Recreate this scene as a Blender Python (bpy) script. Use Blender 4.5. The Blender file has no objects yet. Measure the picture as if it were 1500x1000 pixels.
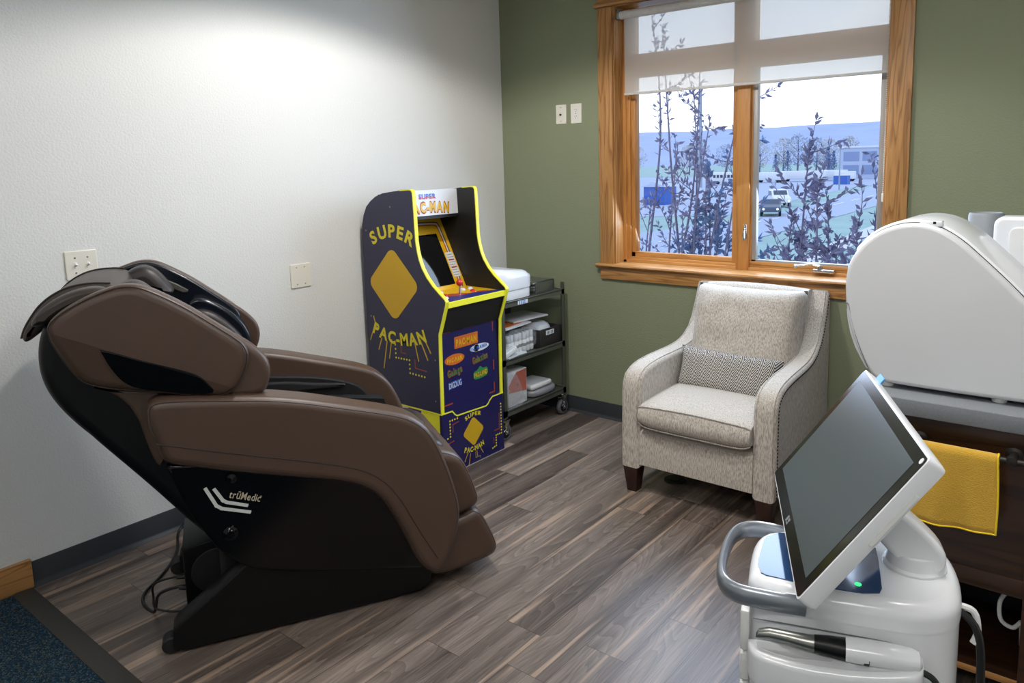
import bpy, bmesh, math, random
from mathutils import Vector, Matrix, noise
PI = math.pi
random.seed(7)
sc = bpy.context.scene
col = sc.collection
ORIG = {}
R_ = math.radians

# ------------------------------------------------------------------ materials
def newmat(name):
    m = bpy.data.materials.new(name); m.use_nodes = True
    nt = m.node_tree; b = nt.nodes['Principled BSDF']
    return m, nt, b
def N(nt, t, **kw):
    n = nt.nodes.new(t)
    for k, v in kw.items():
        if k in n.inputs.keys(): n.inputs[k].default_value = v
        else: setattr(n, k, v)
    return n
def L(nt, a, b): nt.links.new(a, b)
def sett(b, color=None, rough=None, metal=None, spec=None, coat=None, emit=None, estr=None, trans=None, alpha=None, sheen=None):
    if color is not None: b.inputs['Base Color'].default_value = (*color, 1)
    if rough is not None: b.inputs['Roughness'].default_value = rough
    if metal is not None: b.inputs['Metallic'].default_value = metal
    if spec is not None: b.inputs['Specular IOR Level'].default_value = spec
    if coat is not None: b.inputs['Coat Weight'].default_value = coat; b.inputs['Coat Roughness'].default_value = .08
    if emit is not None: b.inputs['Emission Color'].default_value = (*emit, 1)
    if estr is not None: b.inputs['Emission Strength'].default_value = estr
    if trans is not None: b.inputs['Transmission Weight'].default_value = trans
    if sheen is not None: b.inputs['Sheen Weight'].default_value = sheen
def hexc(h):
    h = h.lstrip('#'); v = [int(h[i:i+2], 16)/255 for i in (0, 2, 4)]
    return tuple(x/12.92 if x <= .04045 else ((x+.055)/1.055)**2.4 for x in v)
def simple(name, c, rough=.5, bump=0, bscale=200, var=0, vscale=8, **kw):
    """plain procedural material: colour with soft noise variation and a fine noise bump"""
    if isinstance(c, str): c = hexc(c)
    m, nt, b = newmat(name); sett(b, c, rough, **kw)
    if bump or var:
        tc = N(nt, 'ShaderNodeTexCoord')
    if var:
        n = N(nt, 'ShaderNodeTexNoise', Scale=vscale, Detail=4.0)
        L(nt, tc.outputs['Object'], n.inputs['Vector'])
        mx = N(nt, 'ShaderNodeMix', data_type='RGBA')
        mx.inputs['A'].default_value = (*[max(0, x*(1-var)) for x in c], 1)
        mx.inputs['B'].default_value = (*[min(1, x*(1+var)) for x in c], 1)
        L(nt, n.outputs['Fac'], mx.inputs['Factor']); L(nt, mx.outputs['Result'], b.inputs['Base Color'])
    if bump:
        n2 = N(nt, 'ShaderNodeTexNoise', Scale=bscale, Detail=3.0)
        L(nt, tc.outputs['Object'], n2.inputs['Vector'])
        bp = N(nt, 'ShaderNodeBump', Strength=bump, Distance=.004)
        L(nt, n2.outputs['Fac'], bp.inputs['Height']); L(nt, bp.outputs['Normal'], b.inputs['Normal'])
    return m

M = {}
M['wall_white'] = simple('white_wall_paint', '#d6d6d2', .75, bump=.55, bscale=110, var=.015, vscale=3)
M['wall_green'] = simple('green_wall_paint', '#82886c', .7, bump=.5, bscale=110, var=.03, vscale=3)
M['ceiling'] = simple('ceiling_paint', '#e4e2da', .9, bump=.2)
M['base_rubber'] = simple('charcoal_rubber_base', '#2b2d30', .55, var=.06, vscale=20)
M['strip'] = simple('transition_strip', '#35332f', .6, bump=.1)
M['plate'] = simple('ivory_plastic', '#dcd8cb', .35)
M['plate_dark'] = simple('slot_dark', '#24201c', .6)
M['leather'] = simple('brown_leather', '#4c3a2f', .40, bump=.12, bscale=420, var=.08, vscale=5)
M['leather_dark'] = simple('dark_leather', '#2b2523', .42, bump=.15, bscale=350)
M['leather_mid'] = simple('head_leather', '#3a322d', .42, bump=.12, bscale=350)
M['seam'] = simple('seam_thread', '#2c201a', .6)
M['black_satin'] = simple('black_satin_plastic', '#060607', .4, bump=.03, spec=.3)
M['black_gloss'] = simple('black_gloss_plastic', '#040405', .15, spec=.35)
M['black_matte'] = simple('black_matte', '#0b0b0d', .6)
M['dark_mesh'] = simple('dark_mesh_fabric', '#151316', .8, bump=.5, bscale=500)
M['navy_glass'] = simple('navy_trim', '#10161f', .2)
M['logo_silver'] = simple('logo_silver', '#c9cbc8', .4)
M['logo_gold'] = simple('logo_champagne', '#b5ab95', .4)
M['arc_navy'] = simple('arcade_navy_vinyl', '#2a2a44', .45, var=.04)
M['arc_front'] = simple('arcade_front_vinyl', '#1d1a4c', .35, var=.05)
M['arc_black'] = simple('arcade_black_board', '#141414', .5)
M['arc_yellow'] = simple('arcade_yellow_edge', '#e6e233', .4)
M['art_yellow'] = simple('art_yellow', '#c99f17', .45)
M['art_lemon'] = simple('art_lemon', '#d6c51f', .45)
M['art_orange'] = simple('art_orange', '#c8641f', .45)
M['art_red'] = simple('art_red', '#9c3a1d', .45)
M['art_blue'] = simple('art_blue', '#3c6fc4', .45)
M['art_green'] = simple('art_green', '#2d7a3e', .45)
M['art_white'] = simple('art_white', '#d5d6d8', .4)
M['art_shadow'] = simple('art_shadow', '#7c6413', .5)
M['art_brightred'] = simple('art_bright_red', '#c22a24', .3)
M['art_darkblue'] = simple('art_dark_blue', '#25286b', .4)
M['art_bezel'] = simple('art_bezel_yellow', '#d7a713', .35)
M['crt'] = simple('screen_black', '#030304', .05, spec=.6)
M['white_gloss'] = simple('white_gloss_plastic', '#e1e3e6', .22, coat=.3)
M['white_side'] = simple('white_side_plastic', '#cdced0', .2, coat=.35)
M['white_matte'] = simple('white_matte_plastic', '#dededc', .45)
M['grey_line'] = simple('grey_gap', '#6b6d70', .6)
M['screen_glass'] = simple('dark_display_glass', '#3f474b', .3, spec=.7)  # grey base colour stands in for soft room reflections on the glass
M['bezel'] = simple('display_bezel', '#141313', .15)
M['steel'] = simple('brushed_steel', '#8f908b', .32, metal=.9, var=.08, vscale=30)
M['steel_dark'] = simple('dull_steel', '#6f7068', .42, metal=.75, var=.08, vscale=20)
M['chrome'] = simple('chrome', '#c9cacb', .15, metal=1)
M['caster_rubber'] = simple('caster_rubber', '#55565a', .7)
M['handle_grey'] = simple('silver_handle', '#9da3ab', .3, metal=.7)
M['blue_pad'] = simple('blue_glass_pad', '#123a66', .12, coat=.5)
M['led'] = simple('green_led', '#21d07a', .4, emit=hexc('#25e07e'), estr=1.2)
M['counter'] = simple('grey_speckled_laminate', '#75797d', .35, var=.22, vscale=160)
M['towel'] = simple('yellow_microfibre', '#c59a2c', .95, bump=.6, bscale=300, var=.1, vscale=14, sheen=.4)
M['towel_hem'] = simple('towel_hem_thread', '#e3c21a', .9)
M['iron'] = simple('dark_bronze_metal', '#2d2825', .45, metal=.5)
M['paper'] = simple('white_paper', '#c9c7c4', .6, var=.12, vscale=40)
M['clear_bag'] = simple('cloudy_plastic_bag', '#b9bbbd', .25, var=.2, vscale=30)
M['grey_bag'] = simple('grey_pouch', '#7c7d80', .4, var=.2, vscale=25)
M['basket'] = simple('dark_woven_basket', '#1d1916', .7, bump=.8, bscale=160)
M['cardboard'] = simple('cardboard', '#7a5636', .8)
M['leg_wood'] = simple('dark_leg_wood', '#2e1712', .35, var=.15, vscale=20)
M['nail'] = simple('dark_nailhead', '#2a2522', .35, metal=.8)
M['gasket'] = simple('aluminium_frame', '#9a9692', .45, metal=.3)
M['bead'] = simple('bead_chain_plastic', '#cfc9bd', .4)
M['cable_black'] = simple('black_cable', '#0b0b0c', .5)
M['floor_vent'] = simple('floor_vent', '#131212', .5)

def wood(name, c1, c2, axis, scale=1.0, rough=.42, ring=14):
    """oak style grain running along axis"""
    m, nt, b = newmat(name); sett(b, rough=rough)
    tc = N(nt, 'ShaderNodeTexCoord'); mp = N(nt, 'ShaderNodeMapping')
    s = [1.0, 1.0, 1.0]; s[axis] = .07
    mp.inputs['Scale'].default_value = [x*scale for x in s]
    L(nt, tc.outputs['Object'], mp.inputs['Vector'])
    n1 = N(nt, 'ShaderNodeTexNoise', Scale=9.0, Detail=2.0, Distortion=.4); L(nt, mp.outputs['Vector'], n1.inputs['Vector'])
    mul = N(nt, 'ShaderNodeMath', operation='MULTIPLY'); mul.inputs[1].default_value = ring
    L(nt, n1.outputs['Fac'], mul.inputs[0])
    fr = N(nt, 'ShaderNodeMath', operation='FRACT'); L(nt, mul.outputs[0], fr.inputs[0])
    n2 = N(nt, 'ShaderNodeTexNoise', Scale=120.0, Detail=4.0); L(nt, mp.outputs['Vector'], n2.inputs['Vector'])
    rp = N(nt, 'ShaderNodeValToRGB'); e = rp.color_ramp.elements
    e[0].position = 0; e[0].color = (*c2, 1); e[1].position = .35; e[1].color = (*c1, 1)
    e.new(.85).color = (*c1, 1); e.new(1.0).color = (*[a*.5+b_*.5 for a, b_ in zip(c1, c2)], 1)
    L(nt, fr.outputs[0], rp.inputs['Fac'])
    mx = N(nt, 'ShaderNodeMix', data_type='RGBA', blend_type='MULTIPLY'); mx.inputs['Factor'].default_value = .5
    rp2 = N(nt, 'ShaderNodeValToRGB'); e2 = rp2.color_ramp.elements
    e2[0].position = .3; e2[0].color = (.66, .6, .54, 1); e2[1].position = .62; e2[1].color = (1, 1, 1, 1)
    L(nt, n2.outputs['Fac'], rp2.inputs['Fac'])
    L(nt, rp.outputs['Color'], mx.inputs['A']); L(nt, rp2.outputs['Color'], mx.inputs['B'])
    L(nt, mx.outputs['Result'], b.inputs['Base Color'])
    return m
oak1, oak2 = hexc('#b8864e'), hexc('#8d5f31')
M['oak_x'] = wood('oak_grain_x', oak1, oak2, 0)
M['oak_y'] = wood('oak_grain_y', oak1, oak2, 1)
M['oak_z'] = wood('oak_grain_z', oak1, oak2, 2)
M['sash'] = wood('pine_sash_x', hexc('#c58c4c'), hexc('#a87238'), 0, ring=6)
M['sash_z'] = wood('pine_sash_z', hexc('#bf8546'), hexc('#a26c34'), 2, ring=6)
M['cab_wood'] = wood('dark_cabinet_wood', hexc('#3d2514'), hexc('#25150b'), 0, ring=5, rough=.35)

def floor_mat():
    m, nt, b = newmat('grey_brown_vinyl_planks'); sett(b, rough=.36, spec=.45)
    tc = N(nt, 'ShaderNodeTexCoord'); sp = N(nt, 'ShaderNodeSeparateXYZ'); L(nt, tc.outputs['Object'], sp.inputs[0])
    def mth(op, a, c=None, d=None):
        n = N(nt, 'ShaderNodeMath', operation=op)
        for i, v in enumerate((a, c, d)):
            if v is None: continue
            if isinstance(v, (int, float)): n.inputs[i].default_value = v
            else: L(nt, v, n.inputs[i])
        return n.outputs[0]
    Wp, Lp = .152, 1.22
    xr = mth('DIVIDE', sp.outputs['X'], Wp); row = mth('FLOOR', xr); fx = mth('FRACT', xr)
    wn = N(nt, 'ShaderNodeTexWhiteNoise', noise_dimensions='1D'); L(nt, row, wn.inputs['W'])
    yr = mth('ADD', mth('DIVIDE', sp.outputs['Y'], Lp), mth('MULTIPLY', wn.outputs['Value'], 7.0))
    cl = mth('FLOOR', yr); fy = mth('FRACT', yr)
    cb = N(nt, 'ShaderNodeCombineXYZ'); L(nt, row, cb.inputs[0]); L(nt, cl, cb.inputs[1])
    w2 = N(nt, 'ShaderNodeTexWhiteNoise', noise_dimensions='3D'); L(nt, cb.outputs[0], w2.inputs['Vector'])
    # per-plank shifted, lengthwise-stretched coordinates
    off = N(nt, 'ShaderNodeVectorMath', operation='MULTIPLY'); off.inputs[1].default_value = (17, 31, 9)
    L(nt, w2.outputs['Color'], off.inputs[0])
    st = N(nt, 'ShaderNodeVectorMath', operation='MULTIPLY'); st.inputs[1].default_value = (1, .12, 1)
    L(nt, tc.outputs['Object'], st.inputs[0])
    vec = N(nt, 'ShaderNodeVectorMath', operation='ADD'); L(nt, st.outputs[0], vec.inputs[0]); L(nt, off.outputs[0], vec.inputs[1])
    st2 = N(nt, 'ShaderNodeVectorMath', operation='MULTIPLY'); st2.inputs[1].default_value = (1, .3, 1)
    L(nt, vec.outputs[0], st2.inputs[0])
    broad = N(nt, 'ShaderNodeTexNoise', Scale=11.0, Detail=3.0, Distortion=.6); L(nt, st2.outputs[0], broad.inputs['Vector'])
    streak = N(nt, 'ShaderNodeTexNoise', Scale=20.0, Detail=2.0, Distortion=.25); L(nt, st2.outputs[0], streak.inputs['Vector'])
    fine = N(nt, 'ShaderNodeTexNoise', Scale=170.0, Detail=4.0, Roughness=.65); L(nt, st2.outputs[0], fine.inputs['Vector'])
    cath = N(nt, 'ShaderNodeTexNoise', Scale=7.0, Detail=1.5, Distortion=.9); L(nt, vec.outputs[0], cath.inputs['Vector'])
    rings = mth('FRACT', mth('MULTIPLY', cath.outputs['Fac'], 22.0))
    v = mth('ADD', mth('MULTIPLY', w2.outputs['Value'], .26), mth('MULTIPLY', broad.outputs['Fac'], .85))
    v = mth('ADD', v, mth('MULTIPLY', mth('SUBTRACT', rings, .5), .13))
    rp = N(nt, 'ShaderNodeValToRGB'); e = rp.color_ramp.elements
    e[0].position = .3; e[0].color = (*hexc('#3f3732'), 1); e[1].position = .86; e[1].color = (*hexc('#978b80'), 1)
    e.new(.5).color = (*hexc('#61564f'), 1); e.new(.66).color = (*hexc('#796d64'), 1)
    L(nt, v, rp.inputs['Fac'])
    # pale sapwood streaks
    sr = N(nt, 'ShaderNodeValToRGB'); es = sr.color_ramp.elements
    es[0].position = .565; es[0].color = (0, 0, 0, 1); es[1].position = .64; es[1].color = (1, 1, 1, 1)
    L(nt, streak.outputs['Fac'], sr.inputs['Fac'])
    mx = N(nt, 'ShaderNodeMix', data_type='RGBA'); mx.inputs['B'].default_value = (*hexc('#aa9380'), 1)
    L(nt, mth('MULTIPLY', sr.outputs['Color'], .75), mx.inputs['Factor']); L(nt, rp.outputs['Color'], mx.inputs['A'])
    fr = N(nt, 'ShaderNodeValToRGB'); ef = fr.color_ramp.elements
    ef[0].position = .34; ef[0].color = (.62, .6, .58, 1); ef[1].position = .6; ef[1].color = (1, 1, 1, 1)
    L(nt, fine.outputs['Fac'], fr.inputs['Fac'])
    m2 = N(nt, 'ShaderNodeMix', data_type='RGBA', blend_type='MULTIPLY'); m2.inputs['Factor'].default_value = .8
    L(nt, mx.outputs['Result'], m2.inputs['A']); L(nt, fr.outputs['Color'], m2.inputs['B'])
    # seams
    ex = mth('MINIMUM', fx, mth('SUBTRACT', 1.0, fx)); ey = mth('MULTIPLY', mth('MINIMUM', fy, mth('SUBTRACT', 1.0, fy)), Lp/Wp)
    edge = mth('MINIMUM', ex, ey)
    sm = mth('GREATER_THAN', edge, .009)
    m3 = N(nt, 'ShaderNodeMix', data_type='RGBA', blend_type='MULTIPLY'); m3.inputs['Factor'].default_value = 1
    cs = N(nt, 'ShaderNodeMix', data_type='RGBA'); cs.inputs['A'].default_value = (.5, .47, .45, 1); cs.inputs['B'].default_value = (1, 1, 1, 1)
    L(nt, sm, cs.inputs['Factor']); L(nt, m2.outputs['Result'], m3.inputs['A']); L(nt, cs.outputs['Result'], m3.inputs['B'])
    L(nt, m3.outputs['Result'], b.inputs['Base Color'])
    L(nt, mth('ADD', .24, mth('MULTIPLY', fine.outputs['Fac'], .2)), b.inputs['Roughness'])
    bp = N(nt, 'ShaderNodeBump', Strength=.18, Distance=.002); L(nt, fine.outputs['Fac'], bp.inputs['Height']); L(nt, bp.outputs['Normal'], b.inputs['Normal'])
    return m
M['floor'] = floor_mat()

def carpet_mat():
    m, nt, b = newmat('blue_fleck_carpet'); sett(b, rough=.95, spec=.1)
    tc = N(nt, 'ShaderNodeTexCoord')
    v = N(nt, 'ShaderNodeTexVoronoi', Scale=260.0); L(nt, tc.outputs['Object'], v.inputs['Vector'])
    rp = N(nt, 'ShaderNodeValToRGB'); rp.color_ramp.interpolation = 'CONSTANT'; e = rp.color_ramp.elements
    e[0].position = 0; e[0].color = (*hexc('#1b3040'), 1); e[1].position = .4; e[1].color = (*hexc('#2a4458'), 1)
    e.new(.65).color = (*hexc('#1c2730'), 1); e.new(.82).color = (*hexc('#4c5f64'), 1); e.new(.93).color = (*hexc('#5b5540'), 1)
    sp = N(nt, 'ShaderNodeSeparateColor'); L(nt, v.outputs['Color'], sp.inputs[0]); L(nt, sp.outputs[0], rp.inputs['Fac'])
    L(nt, rp.outputs['Color'], b.inputs['Base Color'])
    bp = N(nt, 'ShaderNodeBump', Strength=.8, Distance=.004); L(nt, v.outputs['Distance'], bp.inputs['Height']); L(nt, bp.outputs['Normal'], b.inputs['Normal'])
    return m
M['carpet'] = carpet_mat()

def tweed_mat():
    m, nt, b = newmat('oatmeal_tweed'); sett(b, rough=.9, spec=.2, sheen=.25)
    tc = N(nt, 'ShaderNodeTexCoord'); mp = N(nt, 'ShaderNodeMapping'); mp.inputs['Scale'].default_value = (1, 1, .18)
    L(nt, tc.outputs['Object'], mp.inputs['Vector'])
    n = N(nt, 'ShaderNodeTexNoise', Scale=260.0, Detail=3.0); L(nt, mp.outputs['Vector'], n.inputs['Vector'])
    n3 = N(nt, 'ShaderNodeTexNoise', Scale=420.0, Detail=1.0); L(nt, tc.outputs['Object'], n3.inputs['Vector'])
    rp = N(nt, 'ShaderNodeValToRGB'); e = rp.color_ramp.elements
    e[0].position = .30; e[0].color = (*hexc('#8f867b'), 1); e[1].position = .62; e[1].color = (*hexc('#c6beb3'), 1)
    L(nt, n.outputs['Fac'], rp.inputs['Fac']); L(nt, rp.outputs['Color'], b.inputs['Base Color'])
    bp = N(nt, 'ShaderNodeBump', Strength=.45, Distance=.003); L(nt, n3.outputs['Fac'], bp.inputs['Height']); L(nt, bp.outputs['Normal'], b.inputs['Normal'])
    return m
M['tweed'] = tweed_mat()

def chevron_mat():
    """concentric diamond lines, dark blue on off white, from the UV map (metres)"""
    m, nt, b = newmat('diamond_print_linen'); sett(b, rough=.9, spec=.2)
    tc = N(nt, 'ShaderNodeTexCoord'); sp = N(nt, 'ShaderNodeSeparateXYZ'); L(nt, tc.outputs['UV'], sp.inputs[0])
    def mth(op, a, c=None):
        n = N(nt, 'ShaderNodeMath', operation=op)
        for i, v in enumerate((a, c)):
            if v is None: continue
            if isinstance(v, (int, float)): n.inputs[i].default_value = v
            else: L(nt, v, n.inputs[i])
        return n.outputs[0]
    ax = mth('PINGPONG', sp.outputs['X'], .024)
    t = mth('MULTIPLY', ax, 1.7)
    rowi = mth('FLOOR', mth('DIVIDE', sp.outputs['X'], .056))
    s = mth('ADD', sp.outputs['Y'], mth('MULTIPLY', mth('SUBTRACT', .0408, t), 1.0))
    line = mth('FRACT', mth('DIVIDE', s, .0150))
    k = mth('GREATER_THAN', line, .46)
    dg = mth('FRACT', mth('DIVIDE', s, .111))
    mx = N(nt, 'ShaderNodeMix', data_type='RGBA'); mx.inputs['A'].default_value = (*hexc('#c9c3b8'), 1); mx.inputs['B'].default_value = (*hexc('#343a48'), 1)
    L(nt, k, mx.inputs['Factor']); L(nt, mx.outputs['Result'], b.inputs['Base Color'])
    return m
M['chevron'] = chevron_mat()

def glass_mat():
    m = bpy.data.materials.new('window_glass'); m.use_nodes = True; nt = m.node_tree; nt.nodes.clear()
    o = N(nt, 'ShaderNodeOutputMaterial'); t = N(nt, 'ShaderNodeBsdfTransparent'); t.inputs['Color'].default_value = (.90, .95, 1, 1)
    g = N(nt, 'ShaderNodeBsdfGlossy'); g.inputs['Roughness'].default_value = .0
    f = N(nt, 'ShaderNodeFresnel', IOR=1.5); mx = N(nt, 'ShaderNodeMixShader')
    L(nt, f.outputs[0], mx.inputs['Fac']); L(nt, t.outputs[0], mx.inputs[1]); L(nt, g.outputs[0], mx.inputs[2]); L(nt, mx.outputs[0], o.inputs['Surface'])
    return m
M['glass'] = glass_mat()
def shade_mat():
    m = bpy.data.materials.new('sheer_screen_fabric'); m.use_nodes = True; nt = m.node_tree; nt.nodes.clear()
    o = N(nt, 'ShaderNodeOutputMaterial'); t = N(nt, 'ShaderNodeBsdfTransparent'); t.inputs['Color'].default_value = (1, 1, 1, 1)
    d = N(nt, 'ShaderNodeBsdfDiffuse'); d.inputs['Color'].default_value = (*hexc('#eae7e0'), 1)
    tl = N(nt, 'ShaderNodeBsdfTranslucent'); tl.inputs['Color'].default_value = (*hexc('#eae7e0'), 1)
    m1 = N(nt, 'ShaderNodeMixShader'); m1.inputs['Fac'].default_value = .35; L(nt, d.outputs[0], m1.inputs[1]); L(nt, tl.outputs[0], m1.inputs[2])
    m2 = N(nt, 'ShaderNodeMixShader'); m2.inputs['Fac'].default_value = .68
    L(nt, t.outputs[0], m2.inputs[1]); L(nt, m1.outputs[0], m2.inputs[2]); L(nt, m2.outputs[0], o.inputs['Surface'])
    return m
M['shade'] = shade_mat()
def film_mat():
    m, nt, b = newmat('clear_crinkled_film'); sett(b, hexc('#c4c6c8'), .12); b.inputs['Alpha'].default_value = .17
    tc = N(nt, 'ShaderNodeTexCoord'); n2 = N(nt, 'ShaderNodeTexNoise', Scale=40.0, Detail=3.0); L(nt, tc.outputs['Object'], n2.inputs['Vector'])
    bp = N(nt, 'ShaderNodeBump', Strength=1.0, Distance=.02); L(nt, n2.outputs['Fac'], bp.inputs['Height']); L(nt, bp.outputs['Normal'], b.inputs['Normal'])
    return m
M['film'] = film_mat()
# outdoors: distance haze and blue daylight are mixed into these colours
M['grass'] = simple('hazed_autumn_grass', '#8fadb0', .95, var=.2, vscale=.3)
M['asphalt'] = simple('hazed_asphalt', '#9fadc8', .9, var=.06, vscale=.4)
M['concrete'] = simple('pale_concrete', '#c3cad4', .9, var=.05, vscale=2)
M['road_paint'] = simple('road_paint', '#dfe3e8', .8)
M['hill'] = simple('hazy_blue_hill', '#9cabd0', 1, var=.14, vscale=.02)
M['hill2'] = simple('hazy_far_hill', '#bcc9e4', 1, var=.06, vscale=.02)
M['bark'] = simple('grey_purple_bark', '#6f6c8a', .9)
M['leaf_purple'] = simple('hazed_purple_leaf', '#7878a0', .6, var=.35, vscale=9)
M['leaf_blue'] = simple('hazed_blue_leaf', '#6380b0', .6, var=.35, vscale=9)
M['leaf_tan'] = simple('hazed_yellow_leaf', '#b9b9ba', .9, var=.25, vscale=1)
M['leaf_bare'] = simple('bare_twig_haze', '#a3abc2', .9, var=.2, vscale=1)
M['leaf_spruce'] = simple('hazed_spruce', '#5a79a8', .9, var=.2, vscale=1)
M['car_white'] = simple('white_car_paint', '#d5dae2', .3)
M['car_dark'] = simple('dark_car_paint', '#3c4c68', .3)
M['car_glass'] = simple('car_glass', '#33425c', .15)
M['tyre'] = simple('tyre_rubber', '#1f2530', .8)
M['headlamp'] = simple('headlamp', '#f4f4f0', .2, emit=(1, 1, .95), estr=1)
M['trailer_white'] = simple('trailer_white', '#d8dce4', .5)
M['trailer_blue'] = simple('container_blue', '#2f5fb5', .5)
M['bld_wall'] = simple('hazed_office_wall', '#b4c0da', .8)
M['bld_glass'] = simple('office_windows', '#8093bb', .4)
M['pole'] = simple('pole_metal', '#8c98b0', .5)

# ------------------------------------------------------------------ object helpers
def wloc(o): return ORIG.get(o.name, Vector((0, 0, 0)))
def obj(name, bm, m, parent=None, smooth=40, label=None):
    me = bpy.data.meshes.new(name)
    bmesh.ops.recalc_face_normals(bm, faces=bm.faces[:])
    bm.to_mesh(me); bm.free()
    mats = m if isinstance(m, (list, tuple)) else [m]
    for x in mats: me.materials.append(x)
    o = bpy.data.objects.new(name, me); col.objects.link(o)
    if parent is not None:
        d = ORIG[parent.name]; me.transform(Matrix.Translation(-d)); o.parent = parent; ORIG[o.name] = d
    else: ORIG[o.name] = Vector((0, 0, 0))
    if smooth:
        me.shade_smooth(); me.set_sharp_from_angle(angle=R_(smooth))
        for f in me.polygons:
            if len(f.vertices) > 4: f.use_smooth = False
    if label: o['label'] = label
    return o
def thing(name, label, cat, loc=(0, 0, 0), group=None):
    o = bpy.data.objects.new(name, None); col.objects.link(o); o.location = loc
    o.empty_display_size = .05
    ORIG[o.name] = Vector(loc); o['label'] = label; o['category'] = cat
    if group: o['group'] = group
    return o
def tag(o, label, cat, group=None):
    o['label'] = label; o['category'] = cat
    if group: o['group'] = group
    return o
def struct(name, bm, m, parent=None, smooth=40):
    o = obj(name, bm, m, parent, smooth)
    if parent is None: o['kind'] = 'structure'
    return o
def sroot(name, loc=(0, 0, 0)):
    o = bpy.data.objects.new(name, None); col.objects.link(o); o.location = loc; ORIG[o.name] = Vector(loc); o['kind'] = 'structure'
    return o
def dup(o, delta, parent=None, label=None):
    """copy a thing with its parts and sub-parts"""
    c = o.copy(); col.objects.link(c); ORIG[c.name] = ORIG[o.name] + Vector(delta)
    if parent is None: c.location = Vector(o.location) + Vector(delta)
    else: c.parent = parent
    if label: c['label'] = label
    for ch in list(o.children): dup(ch, delta, c)
    return c

# ------------------------------------------------------------------ mesh helpers
def BM(): return bmesh.new()
ID = lambda a, b, w: Vector((a, b, w))
def frame(O, A, B, W):
    O, A, B, W = Vector(O), Vector(A), Vector(B), Vector(W)
    return lambda a, b, w: O + A*a + B*b + W*w
XZ = lambda a, b, w: Vector((a, w, b))      # profile in x,z ; w = y
YZ = lambda a, b, w: Vector((w, a, b))      # profile in y,z ; w = x
XY = lambda a, b, w: Vector((a, b, w))
def box(bm, x0, x1, y0, y1, z0, z1, r=0, seg=2, F=ID):
    t = bmesh.new(); bmesh.ops.create_cube(t, size=1)
    for v in t.verts: v.co = Vector(((x0+x1)/2+v.co.x*(x1-x0), (y0+y1)/2+v.co.y*(y1-y0), (z0+z1)/2+v.co.z*(z1-z0)))
    if r: bmesh.ops.bevel(t, geom=t.edges[:], offset=r, segments=seg, profile=.5, affect='EDGES')
    for v in t.verts: v.co = F(*v.co)
    merge(bm, t)
def merge(bm, t):
    vm = {v: bm.verts.new(v.co) for v in t.verts}
    for f in t.faces:
        try: bm.faces.new([vm[v] for v in f.verts])
        except ValueError: pass
    t.free()
def chaikin(p, it=2, closed=True, q=.25):
    p = [tuple(x) for x in p]
    for _ in range(it):
        n = len(p); out = []
        if not closed: out.append(p[0])
        for i in range(n if closed else n-1):
            a, b = p[i], p[(i+1) % n]
            out.append(tuple(x*(1-q)+y*q for x, y in zip(a, b))); out.append(tuple(x*q+y*(1-q) for x, y in zip(a, b)))
        if not closed: out.append(p[-1])
        p = out
    return p
def area2(p): return sum(p[i][0]*p[(i+1) % len(p)][1]-p[(i+1) % len(p)][0]*p[i][1] for i in range(len(p)))/2
def inset(p, d):
    n = len(p); s = 1 if area2(p) > 0 else -1; out = []
    for i in range(n):
        a, b, c = p[i-1], p[i], p[(i+1) % n]
        e1 = Vector((b[0]-a[0], b[1]-a[1])); e2 = Vector((c[0]-b[0], c[1]-b[1]))
        if e1.length < 1e-9: e1 = e2
        if e2.length < 1e-9: e2 = e1
        n1 = Vector((-e1.y, e1.x)).normalized(); n2 = Vector((-e2.y, e2.x)).normalized()
        m = n1+n2
        m = m.normalized()/max(.5, math.sqrt((1+n1.dot(n2))/2)) if m.length > 1e-6 else n1
        out.append((b[0]+m.x*d*s, b[1]+m.y*d*s))
    for _ in range(40):                       # pull folded-over edges together
        bad = False
        for i in range(n):
            j = (i+1) % n
            if (out[j][0]-out[i][0])*(p[j][0]-p[i][0])+(out[j][1]-out[i][1])*(p[j][1]-p[i][1]) < -1e-12:
                m_ = ((out[i][0]+out[j][0])/2, (out[i][1]+out[j][1])/2); out[i] = out[j] = m_; bad = True
        if not bad: break
    return out
def prism(bm, p, w0, w1, F=ID, r=0, seg=4, r0=None, capw=0):
    """extrude 2D outline p between w0 and w1 with rounded rims of radius r (r0 at the w0 end)"""
    if w1 < w0: w0, w1 = w1, w0; r, r0 = (r if r0 is None else r0), r
    if r0 is None: r0 = r
    rings = []
    if r0:
        for k in range(seg+1):
            a = PI/2*(1-k/seg); rings.append((r0*(1-math.cos(a)), w0+r0*(1-math.sin(a))))
    else: rings.append((0, w0))
    if r:
        for k in range(seg+1):
            a = PI/2*k/seg; rings.append((r*(1-math.cos(a)), w1-r*(1-math.sin(a))))
    else: rings.append((0, w1))
    vs = []
    for d, w in rings:
        q = inset(p, d) if d else p
        vs.append([bm.verts.new(F(a, b, w)) for a, b in q])
    n = len(p)
    for i in range(len(vs)-1):
        for j in range(n):
            bm.faces.new((vs[i][j], vs[i][(j+1) % n], vs[i+1][(j+1) % n], vs[i+1][j]))
    bm.faces.new(vs[0][::-1]); bm.faces.new(vs[-1])
def rrect(x0, x1, y0, y1, r, n=5):
    out = []
    for cx, cy, a0 in ((x1-r, y1-r, 0), (x0+r, y1-r, 90), (x0+r, y0+r, 180), (x1-r, y0+r, 270)):
        for k in range(n+1):
            a = R_(a0+90*k/n); out.append((cx+r*math.cos(a), cy+r*math.sin(a)))
    return out
def ell(cx, cy, rx, ry, n=32, ph=0): return [(cx+rx*math.cos(2*PI*k/n+ph), cy+ry*math.sin(2*PI*k/n+ph)) for k in range(n)]
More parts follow.
